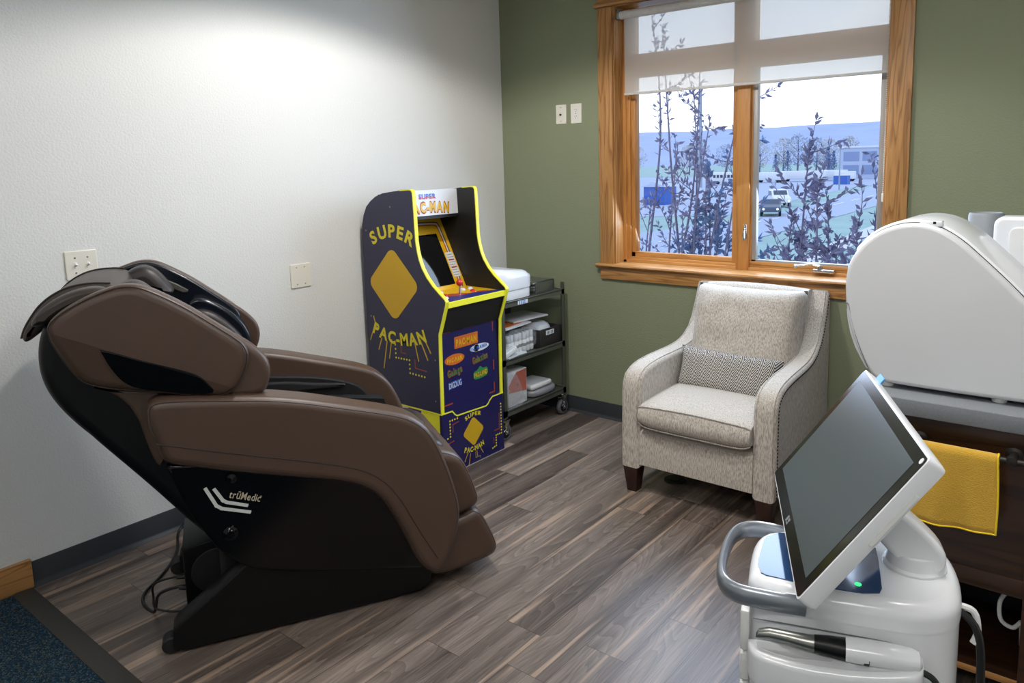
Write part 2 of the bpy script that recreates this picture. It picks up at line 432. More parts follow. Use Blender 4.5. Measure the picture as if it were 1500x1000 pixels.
def tube(bm, pts, r, n=10, closed=False, flat=1.0, up=None):
    pts = [Vector(p) for p in pts]; m = len(pts)
    rs = r if isinstance(r, (list, tuple)) else [r]*m
    prev = None; rings = []
    for i, p in enumerate(pts):
        if closed: t = pts[(i+1) % m]-pts[i-1]
        else: t = pts[min(i+1, m-1)]-pts[max(i-1, 0)]
        t.normalize()
        if prev is None:
            u0 = Vector(up) if up else (Vector((0, 0, 1)) if abs(t.z) < .9 else Vector((1, 0, 0)))
        else: u0 = prev
        a = (u0-t*u0.dot(t)).normalized(); b = t.cross(a); prev = a
        rings.append([bm.verts.new(p+(a*math.cos(2*PI*k/n)+b*math.sin(2*PI*k/n)*flat)*rs[i]) for k in range(n)])
    for i in range(m if closed else m-1):
        A, B = rings[i], rings[(i+1) % m]
        for k in range(n): bm.faces.new((A[k], A[(k+1) % n], B[(k+1) % n], B[k]))
    if not closed: bm.faces.new(rings[0][::-1]); bm.faces.new(rings[-1])
def curve(pts, n=8, closed=False):
    """Catmull-Rom through 3D points"""
    P = [Vector(p) for p in pts]; m = len(P); out = []
    for i in range(m if closed else m-1):
        p0 = P[i-1] if (i or closed) else P[0]; p1 = P[i]; p2 = P[(i+1) % m]; p3 = P[(i+2) % m] if (closed or i+2 < m) else P[-1]
        for k in range(n):
            t = k/n
            out.append(.5*((2*p1)+(p2-p0)*t+(2*p0-5*p1+4*p2-p3)*t*t+(3*p1-p0-3*p2+p3)*t**3))
    if not closed: out.append(P[-1])
    return out
def lathe(bm, prof, c, axis=(0, 0, 1), n=24):
    c = Vector(c); ax = Vector(axis).normalized(); q = ax.to_track_quat('Z', 'Y')
    rings = []
    for r, z in prof:
        rings.append([bm.verts.new(c+q @ Vector((max(r, 1e-5)*math.cos(2*PI*k/n), max(r, 1e-5)*math.sin(2*PI*k/n), z))) for k in range(n)])
    for A, B in zip(rings, rings[1:]):
        for k in range(n): bm.faces.new((A[k], A[(k+1) % n], B[(k+1) % n], B[k]))
    bm.faces.new(rings[0][::-1]); bm.faces.new(rings[-1])
def cyl(bm, c0, c1, r, n=20, bev=.0):
    c0, c1 = Vector(c0), Vector(c1); h = (c1-c0).length
    pr = [(r, 0), (r, h)] if not bev else [(r-bev, 0), (r, bev), (r, h-bev), (r-bev, h)]
    lathe(bm, pr, c0, c1-c0, n)
def ball(bm, c, r, n=12):
    t = bmesh.new(); bmesh.ops.create_uvsphere(t, u_segments=n*2, v_segments=n, radius=1)
    rr = r if isinstance(r, (tuple, list)) else (r, r, r)
    for v in t.verts: v.co = Vector((v.co.x*rr[0]+c[0], v.co.y*rr[1]+c[1], v.co.z*rr[2]+c[2]))
    merge(bm, t)
def plate2(bm, p, F, t=.0008):
    """thin printed shape: flat outline raised by t"""
    prism(bm, p, 0, t, F)
def stroke(bm, pts, wd, F, t=.0008, closed=False):
    n = len(pts)
    for i in range(n if closed else n-1):
        a, b = Vector(pts[i]), Vector(pts[(i+1) % n]); d = (b-a).normalized()*wd/2; q = Vector((-d.y, d.x))
        a2, b2 = a-d*.9, b+d*.9
        plate2(bm, [tuple(a2-q), tuple(b2-q), tuple(b2+q), tuple(a2+q)], F, t+i*2e-5)
_glyph = {}
def glyph(ch, bold):
    k = (ch, bold)
    if k not in _glyph:
        cu = bpy.data.curves.new('glyph', 'FONT'); cu.body = ch; cu.size = 1; cu.offset = bold; cu.resolution_u = 3
        o = bpy.data.objects.new('glyph', cu); col.objects.link(o)
        dg = bpy.context.evaluated_depsgraph_get(); dg.update()
        me = bpy.data.meshes.new_from_object(o.evaluated_get(dg))
        vs = [tuple(v.co.xy) for v in me.vertices]; fs = [tuple(f.vertices) for f in me.polygons]
        bpy.data.objects.remove(o); bpy.data.curves.remove(cu); bpy.data.meshes.remove(me)
        xs = [v[0] for v in vs] or [0, .3]
        _glyph[k] = (vs, fs, min(xs), max(xs))
    return _glyph[k]
def text(bm, s, F, x0, y0, x1, hgt, bold=.02, arc=0, tilt=0, t=.0012, gap=.08, fan=0):
    """lettering between x0 and x1, cap height hgt, baseline y0 lifted by arc in the middle"""
    G = [glyph(c, bold) if c != ' ' else None for c in s]
    tot = sum((g[3]-g[2]) if g else .3 for g in G)+gap*(len(s)-1)
    sx = (x1-x0)/tot; sy = hgt/.73; cur = x0
    for g in G:
        wd = ((g[3]-g[2]) if g else .3)*sx
        if g:
            c = cur+wd/2; u = (c-x0)/(x1-x0)*2-1
            base = y0+arc*(1-u*u)+tilt*(c-x0); ang = math.atan(-2*arc*u*2/(x1-x0)+tilt)+fan*u
            ca, sa = math.cos(ang), math.sin(ang)
            V = []
            for x, y in g[0]:
                lx = (x-(g[2]+g[3])/2)*sx; ly = y*sy
                V.append(bm.verts.new(F(c+lx*ca-ly*sa, base+lx*sa+ly*ca, t)))
            for f in g[1]:
                try: bm.faces.new([V[i] for i in f])
                except ValueError: pass
        cur += wd+gap*sx

# ================================================================== CAMERA
cam = bpy.data.cameras.new('camera'); co = bpy.data.objects.new('camera', cam); col.objects.link(co)
Rr = ((0.79239755, 0.6095827, -0.02269472), (0.06639104, -0.12316551, -0.99016286), (-0.60638135, 0.7830959, -0.13806687))
CAM = Vector((3.307, -3.829, 1.6))
mx = Matrix.Identity(4)
for i in range(3):
    mx[i][0] = Rr[0][i]; mx[i][1] = -Rr[1][i]; mx[i][2] = -Rr[2][i]; mx[i][3] = CAM[i]
co.matrix_world = mx
cam.sensor_width = 36; cam.lens = 1092.42/1500*36; cam.shift_x = (750-800.25)/1500; cam.shift_y = (393.28-500)/1500
cam.clip_start = .02; cam.clip_end = 4000
sc.camera = co

# ================================================================== ROOM SHELL
XR, YF, ZC = 4.4, -6.2, 2.78
bm = BM(); box(bm, -.02, XR, -2.945, .0, -.05, 0); struct('floor', bm, M['floor'], smooth=0)
bm = BM(); box(bm, -.02, XR, YF, -2.985, -.05, .004); o = struct('floor_carpet', bm, M['carpet'], smooth=0)
bm = BM(); box(bm, -.15, XR+.15, YF-.15, .2, ZC, ZC+.1); struct('ceiling', bm, M['ceiling'], smooth=0)
bm = BM(); box(bm, -.15, 0, YF-.15, .2, -.05, ZC); struct('wall_left', bm, M['wall_white'], smooth=0)
bm = BM(); box(bm, XR, XR+.15, YF-.15, .2, -.05, ZC); struct('wall_right', bm, M['wall_white'], smooth=0)
bm = BM(); box(bm, 0, XR, YF-.15, YF, -.05, ZC); struct('wall_front', bm, M['wall_white'], smooth=0)
WX0, WX1, WZ0, WZ1 = .882, 2.400, .985, 2.505
bm = BM()
box(bm, 0, WX0, 0, .2, -.05, ZC); box(bm, WX1, XR, 0, .2, -.05, ZC); box(bm, WX0, WX1, 0, .2, -.05, WZ0-.02); box(bm, WX0, WX1, 0, .2, WZ1, ZC)
struct('wall_back', bm, M['wall_green'], smooth=0)
cove = [(0, 0), (.022, 0), (.020, .004), (.010, .010), (.006, .02), (.006, .098), (.004, .101), (0, .101)]
bm = BM(); prism(bm, cove, -2.912, 0, lambda a, b, w: Vector((a, w, b))); struct('baseboard_left', bm, M['base_rubber'])
bm = BM(); prism(bm, cove, 0.006, XR, lambda a, b, w: Vector((w, -a, b))); struct('baseboard_back', bm, M['base_rubber'])
bm = BM(); box(bm, 0, .022, YF, -2.914, .004, .118, .003); struct('trim_1', bm, M['oak_y'])
bm = BM(); prism(bm, [(-2.99, .0), (-2.99, .006), (-2.975, .009), (-2.93, .006), (-2.918, .001), (-2.918, 0)], .0, XR, YZ); struct('trim_2', bm, M['strip'])

# ------------------------------------------------------------------ window
W1 = sroot('window_1', (1.64, 0, .9))
bm = BM(); box(bm, .778, .876, -.02, 0, .985, 2.50, .003); obj('casing', bm, M['oak_z'], W1)
bm = BM(); box(bm, 2.408, 2.506, -.02, 0, .985, 2.50, .003); obj('casing', bm, M['oak_z'], W1)
bm = BM(); box(bm, .778, 2.506, -.022, 0, 2.525, 2.63, .003); box(bm, .757, 2.527, -.034, 0, 2.505, 2.528, .008, 3); obj('head_casing', bm, M['oak_x'], W1)
bm = BM(); prism(bm, [(-.045, .972), (-.05, .98), (-.047, .988), (-.04, .991), (.09, .995), (.09, .965), (-.03, .965)], .757, 2.527, YZ, r=.004); obj('stool', bm, M['oak_x'], W1)
bm = BM(); box(bm, .78, 2.505, -.02, 0, .896, .966, .003); obj('apron', bm, M['oak_x'], W1)
bm = BM(); box(bm, WX0-.007, WX0+.003, -.003, .10, .99, WZ1); box(bm, WX1-.003, WX1+.009, -.003, .10, .99, WZ1); obj('jamb', bm, M['oak_z'], W1)
bm = BM(); box(bm, WX0, WX1, 0, .2, WZ1-.004, WZ1+.01); obj('head_jamb', bm, M['oak_x'], W1)
# frame members stepped toward the glass
bm = BM()
box(bm, WX0, WX1, .085, .2, .985, 1.012, .003); box(bm, WX0, WX1, .098, .2, 1.0, 1.028, .003)
box(bm, WX0, 1.70, .108, .15, 1.02, 1.058, .003); box(bm, 1.69, WX1, .098, .15, 1.02, 1.046, .003)
obj('bottom_rail', bm, M['sash'], W1)
bm = BM()
box(bm, WX0, .906, .085, .2, .99, WZ1, .003); box(bm, .9, .93, .095, .2, 1.0, WZ1, .003); box(bm, .925, .957, .108, .16, 1.02, WZ1, .003)
box(bm, 2.372, WX1, .09, .2, .99, WZ1, .003)
obj('side_stile', bm, M['sash_z'], W1)
bm = BM()
box(bm, 1.615, 1.69, .08, .2, .99, WZ1, .004); box(bm, 1.584, 1.63, .1, .16, 1.02, WZ1, .003); box(bm, 1.68, 1.70, .1, .16, 1.02, WZ1, .003)
obj('mullion', bm, M['sash_z'], W1)
bm = BM(); box(bm, .93, 1.62, .1, .16, 2.10, 2.233, .003); box(bm, 1.69, WX1, .1, .16, 2.092, 2.228, .003); obj('transom_rail', bm, M['sash'], W1)
bm = BM()
box(bm, 1.70, 1.725, .1, .13, 1.03, 2.095, .002); box(bm, 2.343, 2.375, .1, .13, 1.03, 2.095, .002); box(bm, 1.70, 2.375, .1, .13, 1.035, 1.056, .002)
obj('screen_frame', bm, M['gasket'], W1, label='grey metal frame of the right pane')
for x0, x1, z0, z1 in ((.95, 1.59, 1.05, 2.11), (1.72, 2.35, 1.05, 2.10), (.95, 1.59, 2.225, 2.51), (1.72, 2.37, 2.22, 2.51)):
    bm = BM(); vs = [bm.verts.new(v) for v in ((x0, .135, z0), (x1, .135, z0), (x1, .135, z1), (x0, .135, z1))]; bm.faces.new(vs)
    obj('glass_pane', bm, M['glass'], W1, smooth=0)
bm = BM(); box(bm, 1.664, 1.682, .072, .082, 1.17, 1.25, .003); tube(bm, [(1.673, .075, 1.225), (1.673, .055, 1.215), (1.675, .05, 1.19), (1.676, .052, 1.165)], [.006, .006, .007, .005], 8)
obj('sash_lock', bm, M['chrome'], W1)
bm = BM(); box(bm, 2.05, 2.16, .055, .09, 1.01, 1.03, .006, 3); cyl(bm, (2.085, .065, 1.028), (2.085, .065, 1.048), .014)
tube(bm, curve([(2.085, .06, 1.045), (2.05, .055, 1.052), (2.0, .05, 1.046), (1.97, .05, 1.04)], 5), [.008]*16, 8); ball(bm, (1.965, .05, 1.04), .012, 6)
obj('crank_handle', bm, M['chrome'], W1)

# ------------------------------------------------------------------ roller shade
RS = thing('roller_shade', 'half-lowered off-white sheer roller shade hanging in the window opening', 'window shade', (1.66, .035, 2.45))
bm = BM(); cyl(bm, (.91, .03, 2.452), (2.392, .03, 2.452), .024, 24, .003); obj('roller_tube', bm, M['paper'], RS)
bm = BM(); vs = [[bm.verts.new((x, .045, z)) for x in (.925, 2.39)] for z in (2.0, 2.45)]; bm.faces.new((vs[0][0], vs[0][1], vs[1][1], vs[1][0])); obj('shade_fabric', bm, M['shade'], RS, smooth=0)
bm = BM(); box(bm, .923, 2.392, .038, .05, 1.994, 2.008, .004); obj('hem_bar', bm, M['paper'], RS)
for x0, x1 in ((WX0+.003, .91), (2.392, WX1-.003)):
    bm = BM(); box(bm, x0, x1, .012, .05, 2.43, 2.485, .003); obj('bracket', bm, M['steel'], RS)
bm = BM()
for k in range(108):
    z = 2.44-k*.0094
    for dx in (0, .006): ball(bm, (2.392+dx*.5, .004+dx*3, z), .0036, 3)
o = obj('bead_chain', bm, M['bead'], RS)
bm = BM(); box(bm, 2.387, 2.4, .002, .016, 1.385, 1.428, .003); obj('chain_weight', bm, M['plate'], RS)

# ------------------------------------------------------------------ wall plates
def plate_root(name, lab, cat, F, loc, w, h):
    t = thing(name, lab, cat, loc)
    bm = BM(); prism(bm, rrect(-w/2, w/2, -h/2, h/2, .004, 3), 0, .006, F, r=.003, seg=3, r0=0); obj('cover_plate', bm, M['plate'], t)
    return t
def screws(t, F, pts):
    for a, b in pts:
        bm = BM(); prism(bm, ell(a, b, .0032, .0032, 10), .0055, .0072, F); obj('screw', bm, M['steel'], t)
FL = frame((0, -2.6165, 1.243), (0, 1, 0), (0, 0, 1), (1, 0, 0))
t = plate_root('light_switch', 'ivory double toggle switch plate behind the massage chair headrest', 'light switch', FL, (0, -2.6165, 1.243), .118, .116)
screws(t, FL, [(-.023, .03), (.023, .03), (-.023, -.03), (.023, -.03)])
for a in (-.023, .023):
    bm = BM(); box(bm, a-.005, a+.005, -.012, .012, .005, .0075, .001, 1, FL); tube(bm, [FL(a, -.002, .006), FL(a, .006, .02)], [.0045, .0035], 8); obj('toggle', bm, M['white_matte'], t)
FL2 = frame((0, -1.614, 1.067), (0, 1, 0), (0, 0, 1), (1, 0, 0))
t = plate_root('blank_plate', 'ivory blank square wall plate between massage chair and arcade cabinet', 'wall plate', FL2, (0, -1.614, 1.067), .118, .122)
screws(t, FL2, [(-.023, .043), (.023, .043), (-.023, -.043), (.023, -.043)])
FB = frame((.489, 0, 1.908), (1, 0, 0), (0, 0, 1), (0, -1, 0))
t = plate_root('cable_plate', 'ivory wall plate with one small black jack, left beside the outlet', 'wall plate', FB, (.489, 0, 1.908), .078, .118)
screws(t, FB, [(0, .042), (0, -.042)])
bm = BM(); cyl(bm, FB(0, -.002, .005), FB(0, -.002, .016), .0055, 12); obj('jack', bm, M['plate_dark'], t)
FB2 = frame((.604, 0, 1.907), (1, 0, 0), (0, 0, 1), (0, -1, 0))
t = plate_root('outlet_plate', 'ivory duplex power outlet on the green wall left of the window', 'outlet', FB2, (.604, 0, 1.907), .080, .120)
screws(t, FB2, [(0, 0)])
for zz in (.0195, -.0195):
    bm = BM(); prism(bm, [(x, max(min(y, zz+.0145), zz-.0145)) for x, y in ell(0, zz, .0168, .0168, 24)], .005, .0078, FB2, r=.001, seg=2); f = obj('receptacle', bm, M['white_matte'], t)
    bm = BM(); box(bm, -.0075, -.0052, zz, zz+.008, .0076, .0082, 0, 1, FB2); box(bm, .0052, .0075, zz+.001, zz+.0075, .0076, .0082, 0, 1, FB2); prism(bm, ell(0, zz-.007, .0026, .0026, 10), .0076, .0082, FB2)
    obj('slots', bm, M['plate_dark'], f)

# ================================================================== MASSAGE CHAIR
th = R_(28.6); U = Vector((math.sin(th), math.cos(th), 0)); Nn = Vector((math.cos(th), -math.sin(th), 0)); MO = Vector((.60, -2.68, 0))
FM = frame(MO, U, (0, 0, 1), Nn)
def FMm(s): return (lambda a, b, w: FM(a, b, w*s))
MC = thing('massage_chair', 'big reclined brown leather massage chair with black base by white wall', 'massage chair', MO+U*.5)
# black back shell
shell = [(-.215, 1.165), (-.236, 1.12), (-.247, 1.062), (-.246, 1.0), (-.232, .944), (-.204, .887), (-.165, .83), (-.128, .785), (-.118, .77), (.016, .596), (.082, .504), (.136, .429), (.25, .29), (.34, .24), (.42, .30), (.38, .5), (.2, .66), (.12, .78), (.09, .9), (.0, .97), (-.1, 1.08), (-.16, 1.17)]
bm = BM(); prism(bm, chaikin(shell, 2), -.31, .31, FM, r=.04, seg=5); obj('back_shell', bm, M['black_satin'], MC)
shield = [(-.199, 1.167), (-.171, 1.197), (-.108, 1.234), (-.044, 1.259), (.001, 1.27), (.045, 1.266), (.088, 1.245), (.17, 1.192), (.244, 1.131), (.31, 1.076), (.338, 1.045), (.347, 1.005), (.332, .957), (.306, .908), (.269, .882), (.225, .882), (.096, .912), (-.004, .933), (-.071, .948), (-.115, .966), (-.138, .986), (-.165, 1.035), (-.188, 1.089), (-.201, 1.129)]
insertp = [(-.069, 1.081), (-.066, 1.079), (-.032, 1.067), (.054, 1.027), (.153, .987), (.194, .965), (.218, .936), (.238, .902), (.2, .900), (.096, .922), (.017, .944), (-.011, .963), (-.029, .985), (-.05, 1.026)]
shoulder = [(.16, 1.185), (.243, 1.124), (.285, 1.095), (.348, 1.048), (.396, .995), (.410, .955), (.406, .912), (.384, .862), (.30, .862), (.2, .875), (.05, .90), (.06, .72), (.02, .78), (-.05, .9), (.0, 1.0)]
CA, CBv = Vector((-.2, 1.150)), Vector((.23, .940)); cdv = (CBv-CA).normalized(); cnv = Vector((cdv.y, -cdv.x))   # cnv points below the crease
def crease(bm, F0, s):
    nrm = U*cnv.x+Vector((0, 0, 1))*cnv.y; org = FM(CA.x, CA.y, 0)
    bmesh.ops.bisect_plane(bm, geom=bm.verts[:]+bm.edges[:]+bm.faces[:], plane_co=org, plane_no=nrm, dist=1e-5)
    for v in bm.verts:
        d = (v.co-org).dot(nrm); w = (v.co-MO).dot(Nn)*s
        if d > 0 and w > .33: v.co -= Nn*s*d*.20
for s in (1, -1):
    F = FMm(s)
    bm = BM(); prism(bm, chaikin(shield, 2), .315, .385, F, r=.03, seg=6, r0=.012); crease(bm, F, s); sh = obj('side_shield', bm, M['leather'], MC)
    bm = BM(); prism(bm, chaikin(insertp, 1), .375, .3885, F, r=.003, seg=2); crease(bm, F, s); obj('trim_insert', bm, M['black_gloss'], sh)
    bm = BM(); tube(bm, [F(a, b, .379-max(0, (Vector((a, b))-CA).dot(cnv))*.20) for a, b in inset(chaikin(shield, 2), .006)], .002, 6, True); obj('piping', bm, M['seam'], sh)
    bm = BM(); prism(bm, chaikin([(-.14, .99), (-.08, .95), (.0, .93), (.09, .92), (.08, .80), (.075, .69), (.05, .66), (.03, .72), (.0, .86), (-.05, .92)], 1), .29, .325, F, r=.012, seg=3); obj('hip_panel', bm, M['leather'], MC)
    bm = BM(); prism(bm, chaikin([(.16, 1.165), (.243, 1.118), (.285, 1.092), (.348, 1.048), (.396, .995), (.410, .955), (.406, .912), (.384, .862), (.3, .862), (.12, .89), (.05, 1.0)], 2), .302, .350, F, r=.025, seg=5, r0=.012); obj('shoulder_panel', bm, M['leather'], MC)
    # inner liner with speaker slot
    bm = BM(); prism(bm, chaikin(inset(shield, .004), 2), .285, .320, F, r=.008, seg=3); ln = obj('wing_liner', bm, M['navy_glass'], MC)
    bm = BM(); prism(bm, chaikin([(.0, 1.225), (.02, 1.232), (.16, 1.150), (.155, 1.135), (.13, 1.14)], 1), .276, .287, F, r=.003, seg=2); prism(bm, ell(.07, 1.155, .02, .02, 20), .276, .287, F, r=.003, seg=2); obj('speaker_slot', bm, M['steel_dark'], ln)
    bm = BM(); prism(bm, chaikin([(.139, 1.086), (.165, 1.110), (.198, 1.122), (.272, 1.082), (.338, 1.020), (.368, .961), (.373, .910), (.30, .90), (.21, 1.0)], 2), .225, .300, F, r=.012, seg=4); sa = obj('shoulder_airbag', bm, M['navy_glass'], MC)
    bm = BM(); prism(bm, chaikin([(.15, 1.055), (.203, 1.085), (.28, 1.035), (.362, .925), (.30, .87), (.2, .95)], 2), .18, .24, F, r=.02, seg=5); obj('inner_pad', bm, M['leather_dark'], sa)
# back pad between the wings
pad = [(-.2, 1.15), (-.1, 1.20), (.0, 1.17), (.12, 1.06), (.24, .92), (.3, .8), (.36, .66), (.3, .56), (.12, .6), (.05, .78), (-.1, 1.0)]
bm = BM(); prism(bm, chaikin(pad, 2), -.25, .25, FM, r=.03, seg=5); obj('back_pad', bm, M['leather_dark'], MC)
# padded head cushion draped over the top
head = [(-.300, 1.100), (-.290, 1.130), (-.270, 1.163), (-.243, 1.200), (-.205, 1.230), (-.160, 1.251), (-.100, 1.258), (-.045, 1.252), (-.01, 1.23), (-.02, 1.19), (-.10, 1.195), (-.16, 1.175), (-.212, 1.145), (-.255, 1.11), (-.288, 1.086)]
bm = BM(); prism(bm, chaikin(head, 2), -.24, .21, FM, r=.022, seg=5); hc = obj('head_cushion', bm, M['leather_mid'], MC)
for w_ in (.19, -.22):
    bm = BM(); tube(bm, [FM(a-.001, b+.002, w_) for a, b in chaikin(head[:8], 2, False)], .003, 6); obj('stitched_seam', bm, M['seam'], hc)
flap = [(-.262, 1.150), (-.235, 1.195), (-.190, 1.228), (-.138, 1.250), (-.08, 1.258), (-.045, 1.245), (-.06, 1.215), (-.12, 1.21), (-.18, 1.18), (-.225, 1.15)]
for s in (1, -1):
    bm = BM(); prism(bm, chaikin(flap, 2), .225, .305, FMm(s), r=.03, seg=5, r0=.01); obj('cushion_flap', bm, M['leather_mid'], MC)
    bm = BM(); prism(bm, chaikin([(-.06, 1.215), (-.03, 1.250), (.02, 1.266), (.06, 1.245), (.1, 1.19), (.12, 1.15), (.05, 1.14), (-.03, 1.18)], 2), .15, .265, FMm(s), r=.035, seg=5); obj('neck_wing', bm, M['leather_dark'], MC)
# arms
arm = [(.035, .883), (.055, .905), (.099, .908), (.228, .891), (.379, .870), (.496, .844), (.618, .807), (.746, .769), (.842, .735), (.896, .698), (.937, .647), (.976, .553), (1.010, .439), (1.026, .357), (1.024, .297), (1.000, .212), (.956, .130), (.916, .108), (.861, .166), (.82, .274), (.779, .371), (.737, .447), (.687, .495), (.602, .535), (.440, .580), (.284, .625), (.18, .660), (.081, .692), (.064, .722), (.054, .765), (.037, .818)]
seam = [(.056, .769), (.289, .694), (.523, .624), (.665, .574), (.741, .522), (.801, .443), (.859, .314), (.929, .179)]
for s in (1, -1):
    F = FMm(s)
    bm = BM(); prism(bm, chaikin(arm, 2), .275, .405, F, r=.03, seg=6, r0=.02); a = obj('armrest', bm, M['leather'], MC)
    bm = BM(); tube(bm, [F(x, z, .4045) for x, z in chaikin(seam, 2, False)], .0022, 6); tube(bm, [F(x, z, .398) for x, z in inset(chaikin(arm, 2), .012)], .002, 6, True); obj('stitched_seam', bm, M['seam'], a)
    rec = [(.36, .775), (.429, .765), (.56, .748), (.680, .722), (.770, .688), (.815, .65), (.822, .61), (.78, .59), (.5, .59), (.36, .66)]
    bm = BM(); prism(bm, chaikin(rec, 2), .255, .279, F, r=.006, seg=2); rp = obj('hollow_shade_plate', bm, M['black_matte'], a)  # raised black plate, coloured to read as a shaded hollow
    bm = BM(); prism(bm, chaikin([(.38, .745), (.50, .738), (.60, .715), (.72, .700), (.735, .690), (.70, .682), (.6, .690), (.40, .69)], 2), .235, .258, F, r=.008, seg=3)
    prism(bm, chaikin([(.4, .66), (.6, .655), (.72, .650), (.745, .62), (.6, .59), (.4, .6)], 2), .22, .258, F, r=.015, seg=3); obj('arm_pad', bm, M['dark_mesh'], rp)
    side = [(.072, .685), (.10, .60), (.133, .500), (.211, .352), (.30, .272), (.45, .225), (.7, .17), (.9, .125), (.87, .19), (.83, .29), (.78, .40), (.73, .48), (.65, .54), (.44, .60), (.2, .67)]
    bm = BM(); prism(bm, chaikin(side, 1, q=.15), .25, .37, F, r=.012, seg=3); sp = obj('side_panel', bm, M['black_gloss'], MC)
    if s == 1:
        FT = frame(MO+Nn*.370, U, (0, 0, 1), Nn)
        bm = BM(); stroke(bm, chaikin([(.183, .583), (.214, .512), (.308, .478)], 1, False, .12), .0108, FT, .001); stroke(bm, chaikin([(.209, .576), (.234, .529), (.301, .503)], 1, False, .12), .0108, FT, .001)
        for p in ((.183, .583), (.308, .478), (.209, .576), (.301, .503)): plate2(bm, ell(*p, .0054, .0054, 14), FT, .0016)
        obj('chevron_emblem', bm, M['logo_silver'], sp, smooth=0)
        bm = BM(); text(bm, 'trūMedic', FT, .248, .541, .342, .0255, .014, tilt=-.36, t=.0016); obj('lettering', bm, M['logo_gold'], sp, smooth=0); bm = BM(); text(bm, '®', FT, .343, .520, .350, .008, 0, t=.0016); obj('lettering', bm, M['logo_gold'], sp, smooth=0)
        bm = BM(); lathe(bm, [(.026, 0), (.024, .006), (.015, .01), (.012, .014), (0, .014)], FT(.245, .418, 0), Nn); obj('pivot_cap', bm, M['black_gloss'], sp)
        bm = BM(); lathe(bm, [(.018, 0), (.016, .006), (.0, .01)], FT(.262, .605, 0), Nn); obj('pivot_cap', bm, M['black_gloss'], sp)
    rail = [(.04, .02), (.044, .084), (.057, .103), (.17, .182), (.276, .262), (.33, .268), (.45, .23), (.9, .115), (.93, .075), (.925, .035), (.883, .008), (.07, .008)]
    bm = BM(); prism(bm, rail, .22, .31, F, r=.008, seg=2); rl = obj('base_rail', bm, M['black_satin'], MC)
    bm = BM(); cyl(bm, F(.035, .03, .245), F(.035, .03, .30), .03, 20, .005); obj('roller_wheel', bm, M['black_matte'], rl)
    bm = BM(); prism(bm, [(.4, .12), (.95, .115), (.96, .3), (.88, .62), (.4, .7)], .20, .27, F); obj('frame_panel', bm, M['black_matte'], MC)
bm = BM(); prism(bm, chaikin([(.3, .40), (.7, .40), (.92, .42), (.96, .46), (.92, .50), (.7, .52), (.4, .56), (.28, .52)], 2), -.27, .27, FM, r=.03, seg=4); obj('seat_cushion', bm, M['leather_dark'], MC)
bm = BM(); prism(bm, [(.2, .06), (.9, .05), (.9, .3), (.8, .5), (.35, .5), (.2, .3)], -.2, .2, FM, r=.02); obj('base_body', bm, M['black_matte'], MC)
# control box with round cover
bm = BM(); prism(bm, [(.078, .02), (.35, .02), (.35, .26), (.30, .30), (.078, .268)], -.17, .10, FM, r=.006, seg=2); cb = obj('control_box', bm, M['black_satin'], MC)
bm = BM(); prism(bm, ell(.185, .165, .085, .085, 36), .098, .106, FM, r=.003, seg=2); obj('round_cover', bm, M['black_matte'], cb)
bm = BM(); prism(bm, rrect(.10, .16, .04, .075, .004), .098, .104, FM); obj('socket_panel', bm, M['black_gloss'], cb)
# leg rest
calf = [(.90, .52), (.96, .55), (1.03, .525), (1.066, .500), (1.096, .444), (1.133, .333), (1.130, .300), (1.085, .278), (1.0, .26), (.92, .28), (.88, .4)]
foot = [(.93, .25), (1.051, .259), (1.124, .287), (1.164, .215), (1.204, .118), (1.199, .085), (1.169, .068), (1.074, .05), (.951, .038), (.90, .08)]
bm = BM(); prism(bm, chaikin(calf, 2), -.295, .305, FM, r=.035, seg=6); cr = obj('calf_rest', bm, M['leather'], MC)
bm = BM(); tube(bm, [FM(a, b, .29) for a, b in inset(chaikin(calf, 2), .008)], .0024, 6, True); obj('piping', bm, M['seam'], cr)
bm = BM(); prism(bm, chaikin(foot, 2), -.295, .305, FM, r=.035, seg=6); fr = obj('foot_rest', bm, M['leather'], MC)
bm = BM(); tube(bm, [FM(a, b, .29) for a, b in inset(chaikin(foot, 2), .008)], .0024, 6, True); obj('piping', bm, M['seam'], fr)
for w in (-.14, .14):
    bm = BM(); prism(bm, chaikin([(.86, .5), (.92, .565), (.985, .562), (1.03, .53), (1.0, .48), (.9, .45)], 2), w-.1, w+.1, FM, r=.03, seg=4); obj('leg_pad', bm, M['leather_dark'], MC)
# cables from the control box to the wall
gc = [FM(.085, .10, .06), FM(.05, .11, .06), (.60, -2.70, .07), (.585, -2.715, .006), (.50, -2.715, .006), (.43, -2.68, .006), (.37, -2.60, .006), (.30, -2.52, .006), (.2, -2.44, .006), (.05, -2.36, .006), (.03, -2.3, .05)]
bm = BM(); tube(bm, curve(gc, 6), .0055, 8); tube(bm, [FM(.088, .10, .06), FM(.055, .108, .06)], [.012, .009], 8); obj('power_cable', bm, M['cable_black'], MC)
bm = BM(); tube(bm, curve([FM(.085, .145, .06), FM(.045, .15, .06), (.585, -2.705, .11), (.565, -2.705, .05), (.60, -2.712, .02), (.68, -2.66, .015), FM(.09, .05, .09)], 6), .004, 8); tube(bm, [FM(.088, .145, .06), FM(.05, .148, .06)], [.011, .008], 8); obj('data_cable', bm, M['cable_black'], MC)

